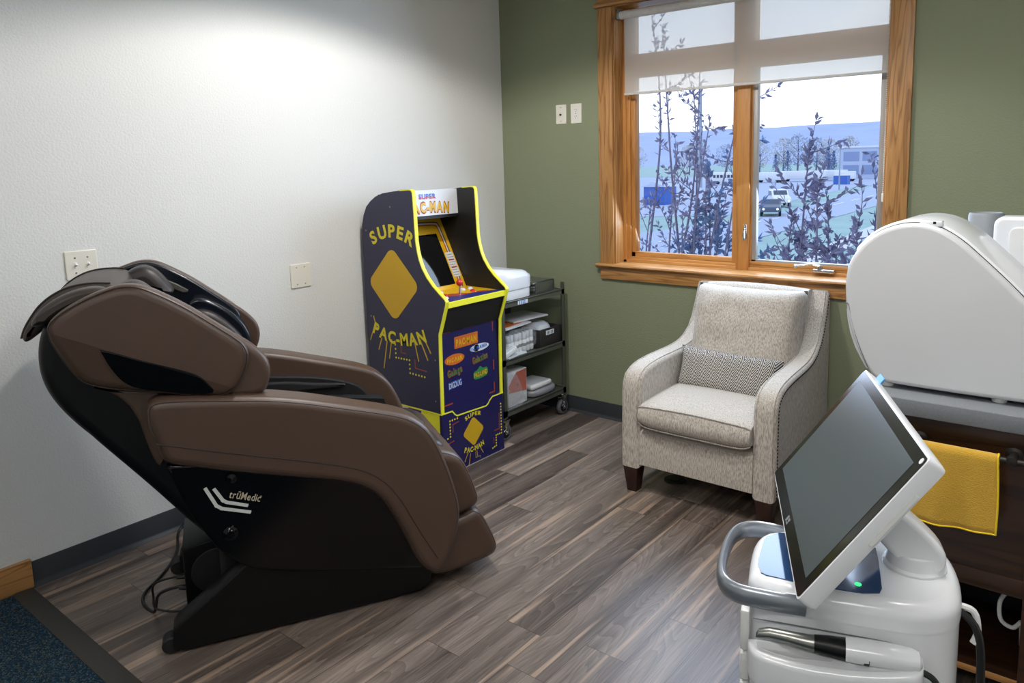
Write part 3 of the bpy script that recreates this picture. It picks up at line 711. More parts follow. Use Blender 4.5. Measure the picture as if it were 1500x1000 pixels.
# ================================================================== ARCADE CABINET
AC = thing('arcade_cabinet', 'navy arcade cabinet with yellow edges and yellow side lettering on a riser', 'arcade machine', (.33, -1.0, 0))
sideprof = [(.045, .333), (.042, .55), (.040, .897), (.040, 1.20), (.045, 1.30), (.062, 1.352), (.088, 1.398), (.125, 1.428), (.166, 1.452), (.225, 1.470), (.288, 1.478), (.36, 1.485), (.432, 1.489), (.447, 1.486), (.455, 1.474), (.458, 1.42), (.461, 1.30), (.463, 1.23), (.470, 1.18), (.484, 1.13), (.503, 1.088), (.535, 1.043), (.575, 1.003), (.62, .968), (.655, .942), (.663, .930), (.661, .915), (.640, .855), (.604, .757), (.600, .60), (.597, .333)]
YL0, YL1, YR0, YR1 = -1.240, -1.222, -.780, -.762
for y0, y1 in ((YL0, YL1), (YR0, YR1)):
    bm = BM(); prism(bm, sideprof, y0, y1, XZ); sp = obj('side_board', bm, [M['arc_navy'], M['arc_black']], AC, smooth=30)
    inner = 1 if y0 == YL0 else -1
    for f in sp.data.polygons:
        if f.normal.y*inner > .9: f.material_index = 1
    bm = BM()
    e = [Vector((a, 0, b)) for a, b in sideprof[8:]]
    pts = [Vector((.045, 0, .336))]+[]
    lo = inset(sideprof, -.003)[11:]+[(.60, .330), (.045, .330)]; li = inset(sideprof, .003)[11:]; li = li[:-1]+[(.593, .337), (.593, .337), (.045, .337)]; li = li[:len(lo)]
    w0, w1 = y0-.0012, y1+.0012
    A = [bm.verts.new((a, w0, b)) for a, b in lo]; B = [bm.verts.new((a, w1, b)) for a, b in lo]; C_ = [bm.verts.new((a, w1, b)) for a, b in li]; D_ = [bm.verts.new((a, w0, b)) for a, b in li]
    for k in range(len(lo)-1):
        for P, Q in ((A, B), (B, C_), (C_, D_), (D_, A)): bm.faces.new((P[k], P[k+1], Q[k+1], Q[k]))
    bm.faces.new((A[0], B[0], C_[0], D_[0])); bm.faces.new((A[-1], B[-1], C_[-1], D_[-1]))
    obj('edge_moulding', bm, M['arc_yellow'], sp, smooth=30)
    if y0 == YL0:
        FS = frame((0, YL0, 0), (1, 0, 0), (0, 0, 1), (0, -1, 0))
        bm = BM()
        sh = rrect(-.165, .165, -.165, .165, .05, 5)
        ca, sa = math.cos(R_(45)), math.sin(R_(45))
        plate2(bm, [(.275+(x*ca-y*sa)*.86, .99+(x*sa+y*ca)*.86) for x, y in sh], FS, .001); obj('plain_diamond_emblem', bm, M['art_yellow'], sp, smooth=0)
        bm = BM(); text(bm, 'SUPER', FS, .125, 1.192, .440, .068, .035, arc=.050, fan=-.0); text(bm, 'PAC-MAN', FS, .085, .712, .515, .066, .035, arc=-.045); obj('lettering', bm, M['art_lemon'], sp, smooth=0)
        for a, b in (((.120, .737), (.10, .80)), ((.093, .725), (.063, .666)), ((.158, .683), (.13, .62)), ((.201, .672), (.164, .52)), ((.239, .685), (.214, .581)), ((.417, .707), (.444, .598)), ((.463, .713), (.513, .613)), ((.497, .718), (.538, .652))):
            bm = BM(); stroke(bm, (a, b), .0065, FS, .0007); obj('burst_line', bm, M['art_yellow'], sp, smooth=0)
        bm = BM()
        tr = [(.266, .663), (.268, .592), (.373, .592), (.374, .522), (.507, .516)]
        for p, q in zip(tr, tr[1:]):
            n = max(1, round(math.dist(p, q)/.022))
            for k in range(n): plate2(bm, ell(p[0]+(q[0]-p[0])*k/n, p[1]+(q[1]-p[1])*k/n, .0052, .0052, 10), FS, .0008)
        obj('dotted_trail', bm, M['art_lemon'], sp, smooth=0)
        for P_ in ([(.31, .665), (.31, .625), (.345, .625)], [(.415, .60), (.415, .555), (.50, .55)]):
            bm = BM(); stroke(bm, P_, .0045, FS, .0006); obj('maze_line', bm, M['art_red'], sp, smooth=0)
        for p in ((.075, 1.27), (.28, 1.40), (.57, .62), (.56, .40), (.08, .80)):
            bm = BM(); prism(bm, ell(*p, .0045, .0045, 12), 0, .0015, FS); obj('bolt', bm, M['steel'], sp)
# back, top and inner boards
bm = BM(); box(bm, .04, .055, YL1, YR0, .333, 1.33); box(bm, .25, .302, YL1, YR0, 1.452, 1.466); prism(bm, [(.045, 1.3), (.055, 1.3), (.095, 1.40), (.17, 1.45), (.17, 1.462), (.085, 1.40)], YL1, YR0, XZ); obj('back_board', bm, M['arc_black'], AC)
bm = BM(); prism(bm, [(.30, 1.478), (.316, 1.478), (.322, 1.340), (.306, 1.340)], YL1, YR0, XZ); mq = obj('marquee', bm, M['art_white'], AC, smooth=0)
mdir = Vector((.006, 0, -.138)).normalized(); mU = -mdir
FQ = frame((.3222, 0, 1.340), (0, 1, 0), (-.0435, 0, .999), (1, 0, .04))
bm = BM(); text(bm, 'PAC-MAN', FQ, -1.150, .012, -.857, .050, .045, arc=.010, t=.0024); obj('lettering', bm, M['art_bezel'], mq, smooth=0)
bm = BM(); text(bm, 'PAC-MAN', FQ, -1.155, .007, -.852, .060, .065, arc=.010, t=.0008); obj('lettering_shadow', bm, M['art_red'], mq, smooth=0)
bm = BM(); text(bm, 'SUPER', FQ, -1.073, .092, -.945, .026, .04); obj('small_lettering', bm, M['art_blue'], mq, smooth=0)
bm = BM(); text(bm, 'SUPER', FQ, -1.071, .091, -.947, .012, .03, t=.0022); obj('lettering_base', bm, M['art_brightred'], mq, smooth=0)
bm = BM(); box(bm, .06, .322, YL1, YR0, 1.322, 1.340); obj('marquee_shelf', bm, M['arc_black'], AC)
# bezel plane from (0.165,1.32) to (0.362,0.93)
bz0, bz1 = Vector((.162, 0, 1.33)), Vector((.368, 0, .915)); bd = (bz0-bz1); bl = bd.length; bd.normalize(); bn = Vector((bd.z, 0, -bd.x))
FZ = frame(bz1, (0, 1, 0), bd, bn)
bm = BM(); box(bm, YL1, YR0, 0, bl, -.012, 0, 0, 1, FZ); bzl = obj('monitor_bezel', bm, M['art_bezel'], AC, smooth=0)
bm = BM(); prism(bm, rrect(-1.19, -.855, .035, .345, .004), 0, .0012, FZ); obj('screen', bm, M['crt'], bzl, smooth=0)
for k, (mm, off) in enumerate((('art_darkblue', 0), ('art_white', .009), ('art_red', .017))):
    bm = BM(); stroke(bm, chaikin([(-.806-off, .01), (-.806-off, .40-off), (-.83-off, .42-off), (-1.21, .42-off)], 2, False), .006, FZ, .001); obj('stripe', bm, M[mm], bzl, smooth=0)
bm = BM(); prism(bm, rrect(-.845, -.79, .075, .225, .002), 0, .0022, FZ); ins = obj('instruction_card', bm, M['art_white'], bzl, smooth=0)
bm = BM()
for k in range(9):
    if k in (2, 5): continue
    stroke(bm, [(-.84, .21-k*.0155), (-.84+.04+.006*(k % 2), .21-k*.0155)], .003, FZ, .0028)
obj('print_lines', bm, M['grey_line'], ins, smooth=0)
bm = BM()
for z in (.178, .132): stroke(bm, [(-.836, z), (-.80, z)], .008, FZ, .003)
obj('print_heading', bm, M['art_red'], ins, smooth=0)
# control deck
cd0, cd1 = Vector((.362, 0, .926)), Vector((.652, 0, .922)); cdd = (cd1-cd0).normalized(); cdn = Vector((-cdd.z, 0, cdd.x))
FC = frame(cd0, cdd, (0, 1, 0), cdn)
bm = BM(); box(bm, 0, .29, YL1, YR0, -.02, 0, 0, 1, FC); cdk = obj('control_deck', bm, M['art_bezel'], AC, smooth=0)
bm = BM(); plate2(bm, [(.14, YL1), (.289, YL1), (.289, YR0), (.24, YR0), (.18, -.95), (.12, -1.08)], FC, .0008); obj('deck_stripe', bm, M['art_darkblue'], cdk, smooth=0)
bm = BM(); plate2(bm, [(.10, YL1), (.14, YL1), (.2, -1.0), (.2, -.93), (.12, -1.02)], FC, .001); plate2(bm, [(.2, -.9), (.23, -.84), (.21, -.82), (.17, -.88)], FC, .001); obj('deck_flash', bm, M['art_red'], cdk, smooth=0)
bm = BM(); box(bm, .287, .296, YL1, YR0, -.028, .002, .001, 1, FC); obj('deck_trim', bm, M['arc_yellow'], cdk)
bm = BM(); cyl(bm, FC(.165, -1.0, 0), FC(.165, -1.0, .05), .005, 10); js = obj('joystick', bm, M['chrome'], cdk)
bm = BM(); ball(bm, FC(.165, -1.0, .062), .0185, 10); obj('ball_top', bm, M['art_brightred'], js)
for a, b, mm in ((.147, -1.05-.04, 'art_brightred'), (.16, -.895, 'art_brightred'), (.09, -.90, 'art_white'), (.10, -.85, 'art_white'), (.2, -1.14, 'art_white'), (.06, -1.04, 'art_white'), (.1, -1.15, 'art_white')):
    bm = BM(); lathe(bm, [(.016, 0), (.016, .004), (.013, .005), (.012, .009), (.009, .011), (0, .011)], FC(a, b, 0), cdn, 18); obj('button', bm, M[mm], cdk, label=('red' if 'red' in mm else 'white')+' push button')
# front boards
bm = BM(); prism(bm, [(.648, .905), (.640, .905), (.590, .757), (.598, .757)], YL1, YR0, XZ); obj('coin_board', bm, M['arc_black'], AC, smooth=0)
bm = BM(); box(bm, .575, .590, YL1, YR0, .30, .762); fb = obj('front_board', bm, M['arc_front'], AC, smooth=0)
FF = frame((.590, 0, 0), (0, 1, 0), (0, 0, 1), (1, 0, 0))
for p in (((-1.21, .755), (-1.15, .755)), ((-1.05, .757), (-.96, .757)), ((-.87, .757), (-.82, .757), (-.82, .70)), ((-.82, .53), (-.82, .48)), ((-.82, .40), (-.82, .35), (-.86, .35)), ((-1.21, .37), (-1.15, .37)), ((-1.212, .5), (-1.212, .55))):
    bm = BM(); stroke(bm, p, .007, FF, .0007); obj('maze_line', bm, M['art_red'], fb, smooth=0)
def badge(pts, mm, name='badge'):
    bm = BM(); plate2(bm, pts, FF, .0009); return obj(name, bm, M[mm], fb, smooth=0)
badge(rrect(-1.120, -.940, .655, .718, .004), 'art_orange'); bm = BM(); text(bm, 'PAC-MAN', FF, -1.108, .668, -.952, .036, .04); obj('lettering', bm, M['art_bezel'], fb, smooth=0)
badge(ell(-1.122, .602, .073, .028, 28), 'art_orange'); bm = BM(); text(bm, 'PAC-MAN', FF, -1.178, .590, -1.066, .024, .04); obj('lettering', bm, M['art_bezel'], fb, smooth=0)
badge(ell(-.93, .627, .075, .02, 28), 'art_white'); badge(ell(-.955, .627, .021, .021, 20), 'art_bezel', 'plain_disc'); bm = BM(); text(bm, 'PAC', FF, -1.0, .615, -.962, .02, .03, tilt=.1, t=.0024); obj('lettering', bm, M['art_blue'], fb, smooth=0); bm = BM(); text(bm, 'MANIA', FF, -.952, .618, -.868, .02, .03, tilt=.05, t=.0024); obj('lettering', bm, M['art_blue'], fb, smooth=0)
def script(s, x0, x1, z, h, mm, tilt=.12):
    bm = BM(); text(bm, s, FF, x0-.003, z-.003, x1+.003, h+.006, .05, tilt=tilt, t=.0012); obj('lettering_glow', bm, M['art_red'], fb, smooth=0)
    bm = BM(); text(bm, s, FF, x0, z, x1, h, .015, tilt=tilt, t=.0022); obj('lettering', bm, M[mm], fb, smooth=0)
script('Galaga', -1.175, -1.07, .515, .034, 'art_green'); script('Galaxian', -.985, -.87, .545, .032, 'art_green')
badge(chaikin([(-.985, .455), (-.985, .498), (-.95, .503), (-.93, .525), (-.91, .505), (-.87, .508), (-.868, .462), (-.93, .452)], 1), 'art_green'); bm = BM(); text(bm, 'PAC-LAND', FF, -.978, .464, -.876, .027, .035, tilt=.06, t=.002); obj('lettering', bm, M['art_bezel'], fb, smooth=0)
bm = BM(); text(bm, 'DIGDUG', FF, -1.174, .449, -1.076, .036, .06, tilt=.05, t=.001); obj('lettering_glow', bm, M['art_blue'], fb, smooth=0)
bm = BM(); text(bm, 'DIGDUG', FF, -1.17, .452, -1.08, .030, .0, tilt=.05, t=.002); obj('lettering', bm, M['art_white'], fb, smooth=0)
# riser
bm = BM()
rp_ = [(-1.241, 0), (-.763, 0), (-.763, .332), (-.85, .332), (-.872, .318), (-.888, .300), (-.905, .293), (-1.13, .302), (-1.145, .312), (-1.165, .335), (-1.241, .337)]
prism(bm, rp_, .583, .600, YZ); rf = obj('riser_front', bm, M['arc_front'], AC, smooth=0)
FR = frame((.600, 0, 0), (0, 1, 0), (0, 0, 1), (1, 0, 0))
bm = BM(); stroke(bm, [(a, b-.002) for a, b in rp_[2:]], .007, FR, .0012); obj('edge_moulding', bm, M['arc_yellow'], rf, smooth=0)
bm = BM(); plate2(bm, [(-1.010+(x*ca-y*sa)*.36, .178+(x*sa+y*ca)*.36) for x, y in sh], FR, .001); obj('plain_diamond_emblem', bm, M['art_yellow'], rf, smooth=0)
bm = BM(); text(bm, 'SUPER', FR, -1.07, .252, -.95, .022, .04, arc=.012); text(bm, 'PAC-MAN', FR, -1.09, .082, -.93, .028, .04, arc=-.014); obj('lettering', bm, M['art_lemon'], rf, smooth=0)
for a, b in (((-1.06, .07), (-1.085, .03)), ((-1.04, .06), (-1.055, .0)), ((-.99, .06), (-.985, .03)), ((-.96, .07), (-.94, .035))): bm = BM(); stroke(bm, (a, b), .004, FR, .0007); obj('burst_line', bm, M['art_yellow'], rf, smooth=0)
def dots(path, F, r, step, name, par):
    bm = BM()
    for p, q in zip(path, path[1:]):
        n = max(1, round(math.dist(p, q)/step))
        for k in range(n): plate2(bm, ell(p[0]+(q[0]-p[0])*k/n, p[1]+(q[1]-p[1])*k/n, r, r, 8), F, .0008)
    obj(name, bm, M['art_lemon'], par, smooth=0)
dots([(-1.13, .285), (-1.185, .285), (-1.185, .20), (-1.225, .19), (-1.225, .10)], FR, .0052, .0165, 'dotted_trail', rf)
dots([(-.783, .27), (-.783, .10), (-.83, .10), (-.83, .04), (-.875, .03)], FR, .0052, .0165, 'dotted_trail', rf)
dots([(-1.0, .055), (-1.0, .025), (-.965, .025), (-.965, .008)], FR, .002, .007, 'dotted_trail', rf)
for P_ in ([(-1.165, .22), (-1.165, .26), (-1.12, .265)], [(-1.205, .1), (-1.205, .165), (-1.16, .17)], [(-.80, .22), (-.80, .13), (-.84, .13)], [(-.85, .09), (-.85, .06)]):
    bm = BM(); stroke(bm, P_, .005, FR); obj('maze_line', bm, M['art_red'], rf, smooth=0)
for y0, y1 in ((-1.24, -1.225), (-.779, -.764)):
    bm = BM(); box(bm, .06, .583, y0, y1, 0, .330); rs = obj('riser_side', bm, M['arc_yellow'], AC, smooth=0)
    if y0 < -1.2:
        for x0, x1, mm in ((.06, .18, 'art_darkblue'), (.18, .27, 'art_brightred'), (.27, .345, 'art_white'), (.345, .445, 'art_darkblue')):
            bm = BM(); plate2(bm, [(x0, 0), (x1, 0), (x1, .328), (x0, .328)], frame((0, -1.24, 0), (1, 0, 0), (0, 0, 1), (0, -1, 0)), .0008); obj('stripe', bm, M[mm], rs, smooth=0)
bm = BM(); box(bm, .05, .583, -1.225, -.779, .315, .331); obj('riser_top', bm, M['arc_black'], AC, smooth=0)

# ================================================================== UTILITY CART
UC = thing('utility_cart', 'three-shelf stainless steel cart on casters in the room corner', 'cart', (.30, -.37, 0))
cx0, cx1, cy0, cy1 = .06, .540, -.685, -.075
def tray(z, lip):
    bm = BM(); box(bm, cx0, cx1, cy0, cy1, z-.004, z)
    box(bm, cx1-.004, cx1, cy0, cy1, z-.028, z+lip, .001, 1); box(bm, cx0, cx0+.004, cy0, cy1, z-.028, z+lip, .001, 1); box(bm, cx0, cx1, cy0, cy0+.004, z-.028, z+lip, .001, 1); box(bm, cx0, cx1, cy1-.004, cy1, z-.028, z+lip, .001, 1)
    return bm
obj('shelf', tray(.815, .006), M['steel'], UC); obj('shelf', tray(.475, .012), M['steel_dark'], UC); obj('shelf', tray(.170, .012), M['steel_dark'], UC)
for x in (cx0, cx1):
    for y in (cy0, cy1):
        sx = 1 if x == cx0 else -1; sy = 1 if y == cy0 else -1
        bm = BM(); top = .862 if y == cy1 else .822
        box(bm, min(x, x+sx*.03), max(x, x+sx*.03), min(y, y+sy*.002), max(y, y+sy*.002), .135, top); box(bm, min(x, x+sx*.002), max(x, x+sx*.002), min(y, y+sy*.03), max(y, y+sy*.03), .135, top); obj('upright', bm, M['steel_dark'], UC, smooth=0)
        wx, wy = x+sx*.02, y+sy*.02
        bm = BM(); cyl(bm, (wx-.013, wy, .05), (wx+.013, wy, .05), .05, 28, .006); cs = obj('caster', bm, M['caster_rubber'], UC)
        bm = BM(); cyl(bm, (wx-.0155, wy, .05), (wx+.0155, wy, .05), .034, 24, .003); obj('hub', bm, M['black_matte'], cs)
        bm = BM(); box(bm, wx-.024, wx-.019, wy-.016, wy+.016, .04, .125, .002); box(bm, wx+.019, wx+.024, wy-.016, wy+.016, .04, .125, .002); box(bm, wx-.026, wx+.026, wy-.026, wy+.026, .118, .128, .002); cyl(bm, (wx, wy, .125), (wx, wy, .14), .014); cyl(bm, (wx-.028, wy, .05), (wx+.028, wy, .05), .008, 12)
        tube(bm, [(wx+.02, wy, .085), (wx+.035, wy-.03, .075), (wx+.035, wy-.045, .07)], .006, 8); obj('fork', bm, M['chrome'], cs)
bm = BM(); prism(bm, rrect(-.535, -.445, .790, .812, .001), 0, .0012, frame((cx1, 0, 0), (0, 1, 0), (0, 0, 1), (1, 0, 0))); pl = obj('maker_plate', bm, M['art_white'], UC, smooth=0)
bm = BM()
for y in (-.522, -.505, -.488, -.472): stroke(bm, [(y, .794), (y, .808)], .007, frame((cx1+.001, 0, 0), (0, 1, 0), (0, 0, 1), (1, 0, 0)))
obj('print', bm, M['art_blue'], pl, smooth=0)
# white rounded device on top
WD = thing('sealing_machine', 'rounded white tabletop machine on the top shelf of the steel cart', 'machine', (.36, -.5, .815))
fp = rrect(.14, .522, -.672, -.328, .10, 8)
bm = BM(); prism(bm, inset(fp, .006), .819, .880, XY, r=.004, seg=2); obj('lower_body', bm, M['white_matte'], WD)
def tilted(a, b, w): return Vector((a, b, w if w < .95 else w+(-(b+.5))*.12))
bm = BM(); prism(bm, fp, .872, .990, tilted, r=.055, seg=7, r0=.010); obj('lid', bm, M['white_gloss'], WD)
bm = BM(); box(bm, .30, .45, -.668, -.655, .93, .955, .004); obj('vent', bm, M['black_matte'], WD)
# steel rack at the back of the top shelf
RK = thing('tray_rack', 'low slotted steel rack behind the white machine on cart top', 'rack', (.3, -.14, .815))
bm = BM()
for k in range(3): box(bm, .12, .50, -.31+.0, -.30, .83+k*.02, .84+k*.02, .001, 1); box(bm, .12, .50, -.135, -.125, .83+k*.021, .841+k*.021, .001, 1)
for x in (.12, .49): box(bm, x, x+.01, -.31, -.125, .819, .888, .001, 1)
obj('slotted_frame', bm, M['steel'], RK)
bm = BM(); box(bm, .12, .50, -.305, -.13, .884, .888, .001, 1); obj('top_sheet', bm, M['steel'], RK)
# middle shelf
BK = thing('storage_basket', 'dark woven basket with a white tag on the middle cart shelf', 'basket', (.38, -.18, .475))
bm = BM()
t_ = bmesh.new()
box(bm, .22, .525, -.315, -.10, .479, .49); box(bm, .515, .528, -.318, -.097, .479, .592, .004); box(bm, .215, .228, -.318, -.097, .479, .592, .004); box(bm, .22, .525, -.318, -.306, .479, .592, .004); box(bm, .22, .525, -.109, -.097, .479, .592, .004); t_.free()
bk = obj('woven_body', bm, M['basket'], BK)
FBk = frame((.528, 0, 0), (0, 1, 0), (0, 0, 1), (1, 0, 0))
bm = BM(); plate2(bm, rrect(-.258, -.178, .552, .580, .002), FBk, .001); tg = obj('tag', bm, M['art_white'], BK, smooth=0)
bm = BM()
for y in (-.248, -.236, -.222, -.208, -.194): stroke(bm, [(y, .558), (y+.004, .574)], .004, FBk, .002)
obj('print', bm, M['black_matte'], tg, smooth=0)
bm = BM(); prism(bm, chaikin([(.24, -.30), (.50, -.30), (.50, -.12), (.24, -.12)], 2), .50, .622, XY, r=.05, seg=4); tag(obj('plastic_pouch', bm, M['clear_bag']), 'cloudy plastic pouch sticking up out of the dark woven basket', 'pouch')
def bottle(x, y):
    t = thing('syringe_tube', 'white capped tube standing in the row on the middle cart shelf', 'tube', (x, y, .475), 'white tubes lined up on the middle shelf')
    bm = BM(); lathe(bm, [(.0, 0), (.014, 0), (.016, .003), (.016, .07), (.013, .076), (.013, .078), (.0, .078)], (x, y, .479), n=16); obj('barrel', bm, M['white_matte'], t)
    bm = BM(); lathe(bm, [(.0, 0), (.0145, 0), (.0145, .04), (.012, .043), (0, .043)], (x, y, .557), n=16); obj('cap', bm, M['clear_bag'], t)
    bm = BM(); lathe(bm, [(.0163, 0), (.0163, .018)], (x, y, .515), n=16); obj('print_band', bm, M['grey_line'], t)
    return t
b0 = bottle(.475, -.345)
for k in range(1, 7): dup(b0, (0 if k % 2 else .006, -.037*k, 0))
BG = BM(); prism(BG, chaikin([(-.61, .479), (-.325, .479), (-.32, .60), (-.335, .625), (-.62, .632)], 1), .442, .512, YZ, r=.02, seg=3); tag(obj('clear_bag', BG, M['film']), 'clear plastic bag around the row of white tubes', 'plastic bag')
bm = BM(); prism(bm, [(.2, -.62), (.5, -.60), (.48, -.34), (.22, -.33)], .640, .650, XY, r=.003, seg=2); bx_ = tag(obj('leaflet_stack', bm, M['paper']), 'flat leaflets with an orange print lying over the middle shelf tubes', 'leaflets')
bm = BM(); plate2(bm, [(.30, -.60), (.47, -.575), (.455, -.40), (.30, -.45)], frame((0, 0, .650), (1, 0, 0), (0, 1, 0), (0, 0, 1)), .001); obj('orange_print', bm, M['art_orange'], bx_, smooth=0)
bm = BM(); prism(bm, [(.23, -.43), (.44, -.46), (.47, -.16), (.25, -.14)], .652, .664, XY, r=.004, seg=2); tag(obj('paper_pouch', bm, M['paper']), 'white paper pouch lying flat above the dark basket', 'pouch')
PD = thing('pouched_device', 'white handheld device in a clear pouch at front of middle shelf', 'device', (.49, -.55, .479))
bm = BM(); prism(bm, rrect(.44, .53, -.66, -.545, .02), .481, .515, lambda a, b, w: Vector((a+.01, b, w+(b+.6)*.25+.02)), r=.008); obj('device_body', bm, M['white_matte'], PD)
bm = BM(); prism(bm, chaikin([(.41, -.68), (.545, -.67), (.54, -.50), (.53, -.44), (.44, -.46)], 1), .480, .492, lambda a, b, w: Vector((a, b, w+.004*math.sin(b*90))), r=.004, seg=2); obj('clear_sleeve', bm, M['clear_bag'], PD)
# bottom shelf
RB = thing('printed_carton', 'white carton with red print on the lowest cart shelf', 'box', (.42, -.5, .17))
bm = BM(); box(bm, .36, .50, -.60, -.425, .174, .385, .002); rb = obj('carton_body', bm, M['paper'], RB)
bm = BM(); plate2(bm, [(-.595, .26), (-.43, .245), (-.43, .38), (-.52, .375), (-.56, .34), (-.595, .30)], frame((.50, 0, 0), (0, 1, 0), (0, 0, 1), (1, 0, 0)), .001); obj('red_print', bm, simple('faded_red_print', '#a85a48', .5, var=.3, vscale=40), rb, smooth=0)
bm = BM(); prism(bm, chaikin([(-.67, .175), (-.455, .175), (-.49, .25), (-.54, .37), (-.60, .40), (-.67, .39)], 1), .50, .535, YZ, r=.012, seg=3); tag(obj('film_bag', bm, M['film']), 'crinkled clear plastic bag leaning in front of the printed carton', 'plastic bag')
bm = BM(); box(bm, .12, .34, -.42, -.40, .174, .40, .002); tag(obj('cardboard_sheet', bm, M['cardboard']), 'brown cardboard sheet standing at the back of the bottom shelf', 'cardboard')
bm = BM(); prism(bm, chaikin([(.28, -.40), (.50, -.39), (.53, -.30), (.52, -.15), (.45, -.12), (.28, -.16)], 1), .174, .214, XY, r=.015, seg=3); tag(obj('grey_pouch', bm, M['grey_bag']), 'crumpled grey pouch under the white packet on the bottom shelf', 'pouch')
bm = BM(); prism(bm, rrect(.33, .50, -.375, -.165, .02), .216, .250, XY, r=.014, seg=3); tag(obj('white_packet', bm, M['paper']), 'puffy white packet on top of the grey pouch, bottom shelf', 'packet')

# ================================================================== ARMCHAIR
CH = thing('armchair', 'light grey tweed armchair with sloped arms under the window', 'armchair', (1.82, -.45, 0))
def taper(F):
    def g(a, b, w):
        v = F(a, b, w); k = max(0, min(1, (v.y+.84)/.79))
        c = 1.8175; v.x = c-.007*k + (v.x-c)*(1-.075*k); return v
    return g
def CF(w0): return taper(lambda a, b, w: Vector((w, a, b)))
FY = CF(0)
armp = [(-.845, .128), (-.843, .30), (-.840, .50), (-.832, .555), (-.810, .592), (-.765, .615), (-.70, .628), (-.60, .635), (-.48, .637), (-.38, .640), (-.30, .650), (-.24, .672), (-.18, .71), (-.14, .76), (-.105, .83), (-.075, .90), (-.058, .938), (-.03, .940), (-.012, .925), (-.010, .70), (-.008, .128)]
nails = None
for s, x0, x1 in ((-1, 1.432, 1.540), (1, 2.100, 2.208)):
    bm = BM(); prism(bm, armp, x0, x1, FY, r=.022, seg=5); a = obj('arm', bm, M['tweed'], CH)
    bm = BM()
    for xx in (x0+.004, x1-.004): tube(bm, [FY(y, z, xx+(.012 if xx < (x0+x1)/2 else -.012)) for y, z in [(p[0]-.001, p[1]+.001) for p in chaikin(armp[1:17], 1, False)]], .0026, 6)
    obj('welt', bm, M['tweed'], a)
    # nailheads along the outer side
    bm = BM(); path = chaikin(armp[0:18], 1, False); acc = 0; xo = x1+.0005 if s > 0 else x0-.0005
    q = inset(armp, .022)[0:18]; q = chaikin(q, 1, False)
    for p0, p1 in zip(q, q[1:]):
        d = math.dist(p0, p1)
        while acc < d:
            t = acc/d; c = FY(p0[0]+(p1[0]-p0[0])*t, p0[1]+(p1[1]-p0[1])*t, xo); ball(bm, c, (.003, .0046, .0046), 4); acc += .0155
        acc -= d
    obj('nailhead_trim', bm, M['nail'], a, label='row of dark nailheads along the outer edge')
bm = BM(); prism(bm, chaikin([(-.842, .130), (-.842, .31), (-.80, .335), (-.1, .335), (-.02, .30), (-.02, .130)], 1, q=.12), 1.535, 2.105, FY, r=.004, seg=2); obj('base', bm, M['tweed'], CH)
backp = [(-.17, .45), (-.165, .74), (-.14, .885), (-.125, .93), (-.10, .946), (-.07, .946), (-.035, .938), (-.012, .92), (-.010, .13), (-.12, .13)]
def backF(a, b, w):
    v = FY(a, b, w); u = (w-1.818)/.30
    if b > .85: v.z += .012*(1-u*u)*((b-.85)/.11)
    return v
bm = BM()
pb = chaikin(backp, 2)
vsl = [[bm.verts.new(backF(a, b, 1.525+.59*k/14)) for a, b in pb] for k in range(15)]
for A, B in zip(vsl, vsl[1:]):
    for j in range(len(pb)): bm.faces.new((A[j], A[(j+1) % len(pb)], B[(j+1) % len(pb)], B[j]))
bm.faces.new(vsl[0][::-1]); bm.faces.new(vsl[-1]); obj('backrest', bm, M['tweed'], CH)
def cushion(bm, cx, cy, cz, w, h, d, ux, uy, uz, n=22, pinch=.12, wr=.0, ex=.55, nz=0):
    """knife-edged pillow: w along ux, h along uy, thickness d along uz; uv in metres"""
    ux, uy, uz = Vector(ux), Vector(uy), Vector(uz); c = Vector((cx, cy, cz)); uvl = bm.loops.layers.uv.verify()
    sides = []
    for s in (1, -1):
        g = []
        for i in range(n+1):
            row = []
            for j in range(n+1):
                a = -1+2*i/n; b = -1+2*j/n
                k = max(0, (1-a**4)*(1-b**4))**ex
                px = a*w/2*(1-pinch*(1-b*b)*abs(a)**3*.3+ .02*pinch*0); py = b*h/2*(1-pinch*(1-a*a)*abs(b)**3*.3)
                wz = nz*noise.noise(Vector((a*3, b*3, s*5+cx)))*k + wr*math.sin(a*19+b*3)*max(0, abs(b)-.6)*k
                row.append((bm.verts.new(c+ux*px+uy*py+uz*(s*d/2*k+wz)), (px, py)))
            g.append(row)
        sides.append(g)
        for i in range(n):
            for j in range(n):
                q = [g[i][j], g[i+1][j], g[i+1][j+1], g[i][j+1]]
                if s < 0: q.reverse()
                f = bm.faces.new([x[0] for x in q])
                for lp, x in zip(f.loops, q): lp[uvl].uv = x[1]
    bmesh.ops.remove_doubles(bm, verts=bm.verts[:], dist=1e-5)
tl = R_(14)
bm = BM(); cushion(bm, 1.828, -.262, .700, .575, .53, .27, (1, 0, 0), (0, math.sin(tl), math.cos(tl)), (0, -math.cos(tl), math.sin(tl)), 26, .15, .012, .38, .012); obj('back_cushion', bm, M['tweed'], CH, smooth=80)
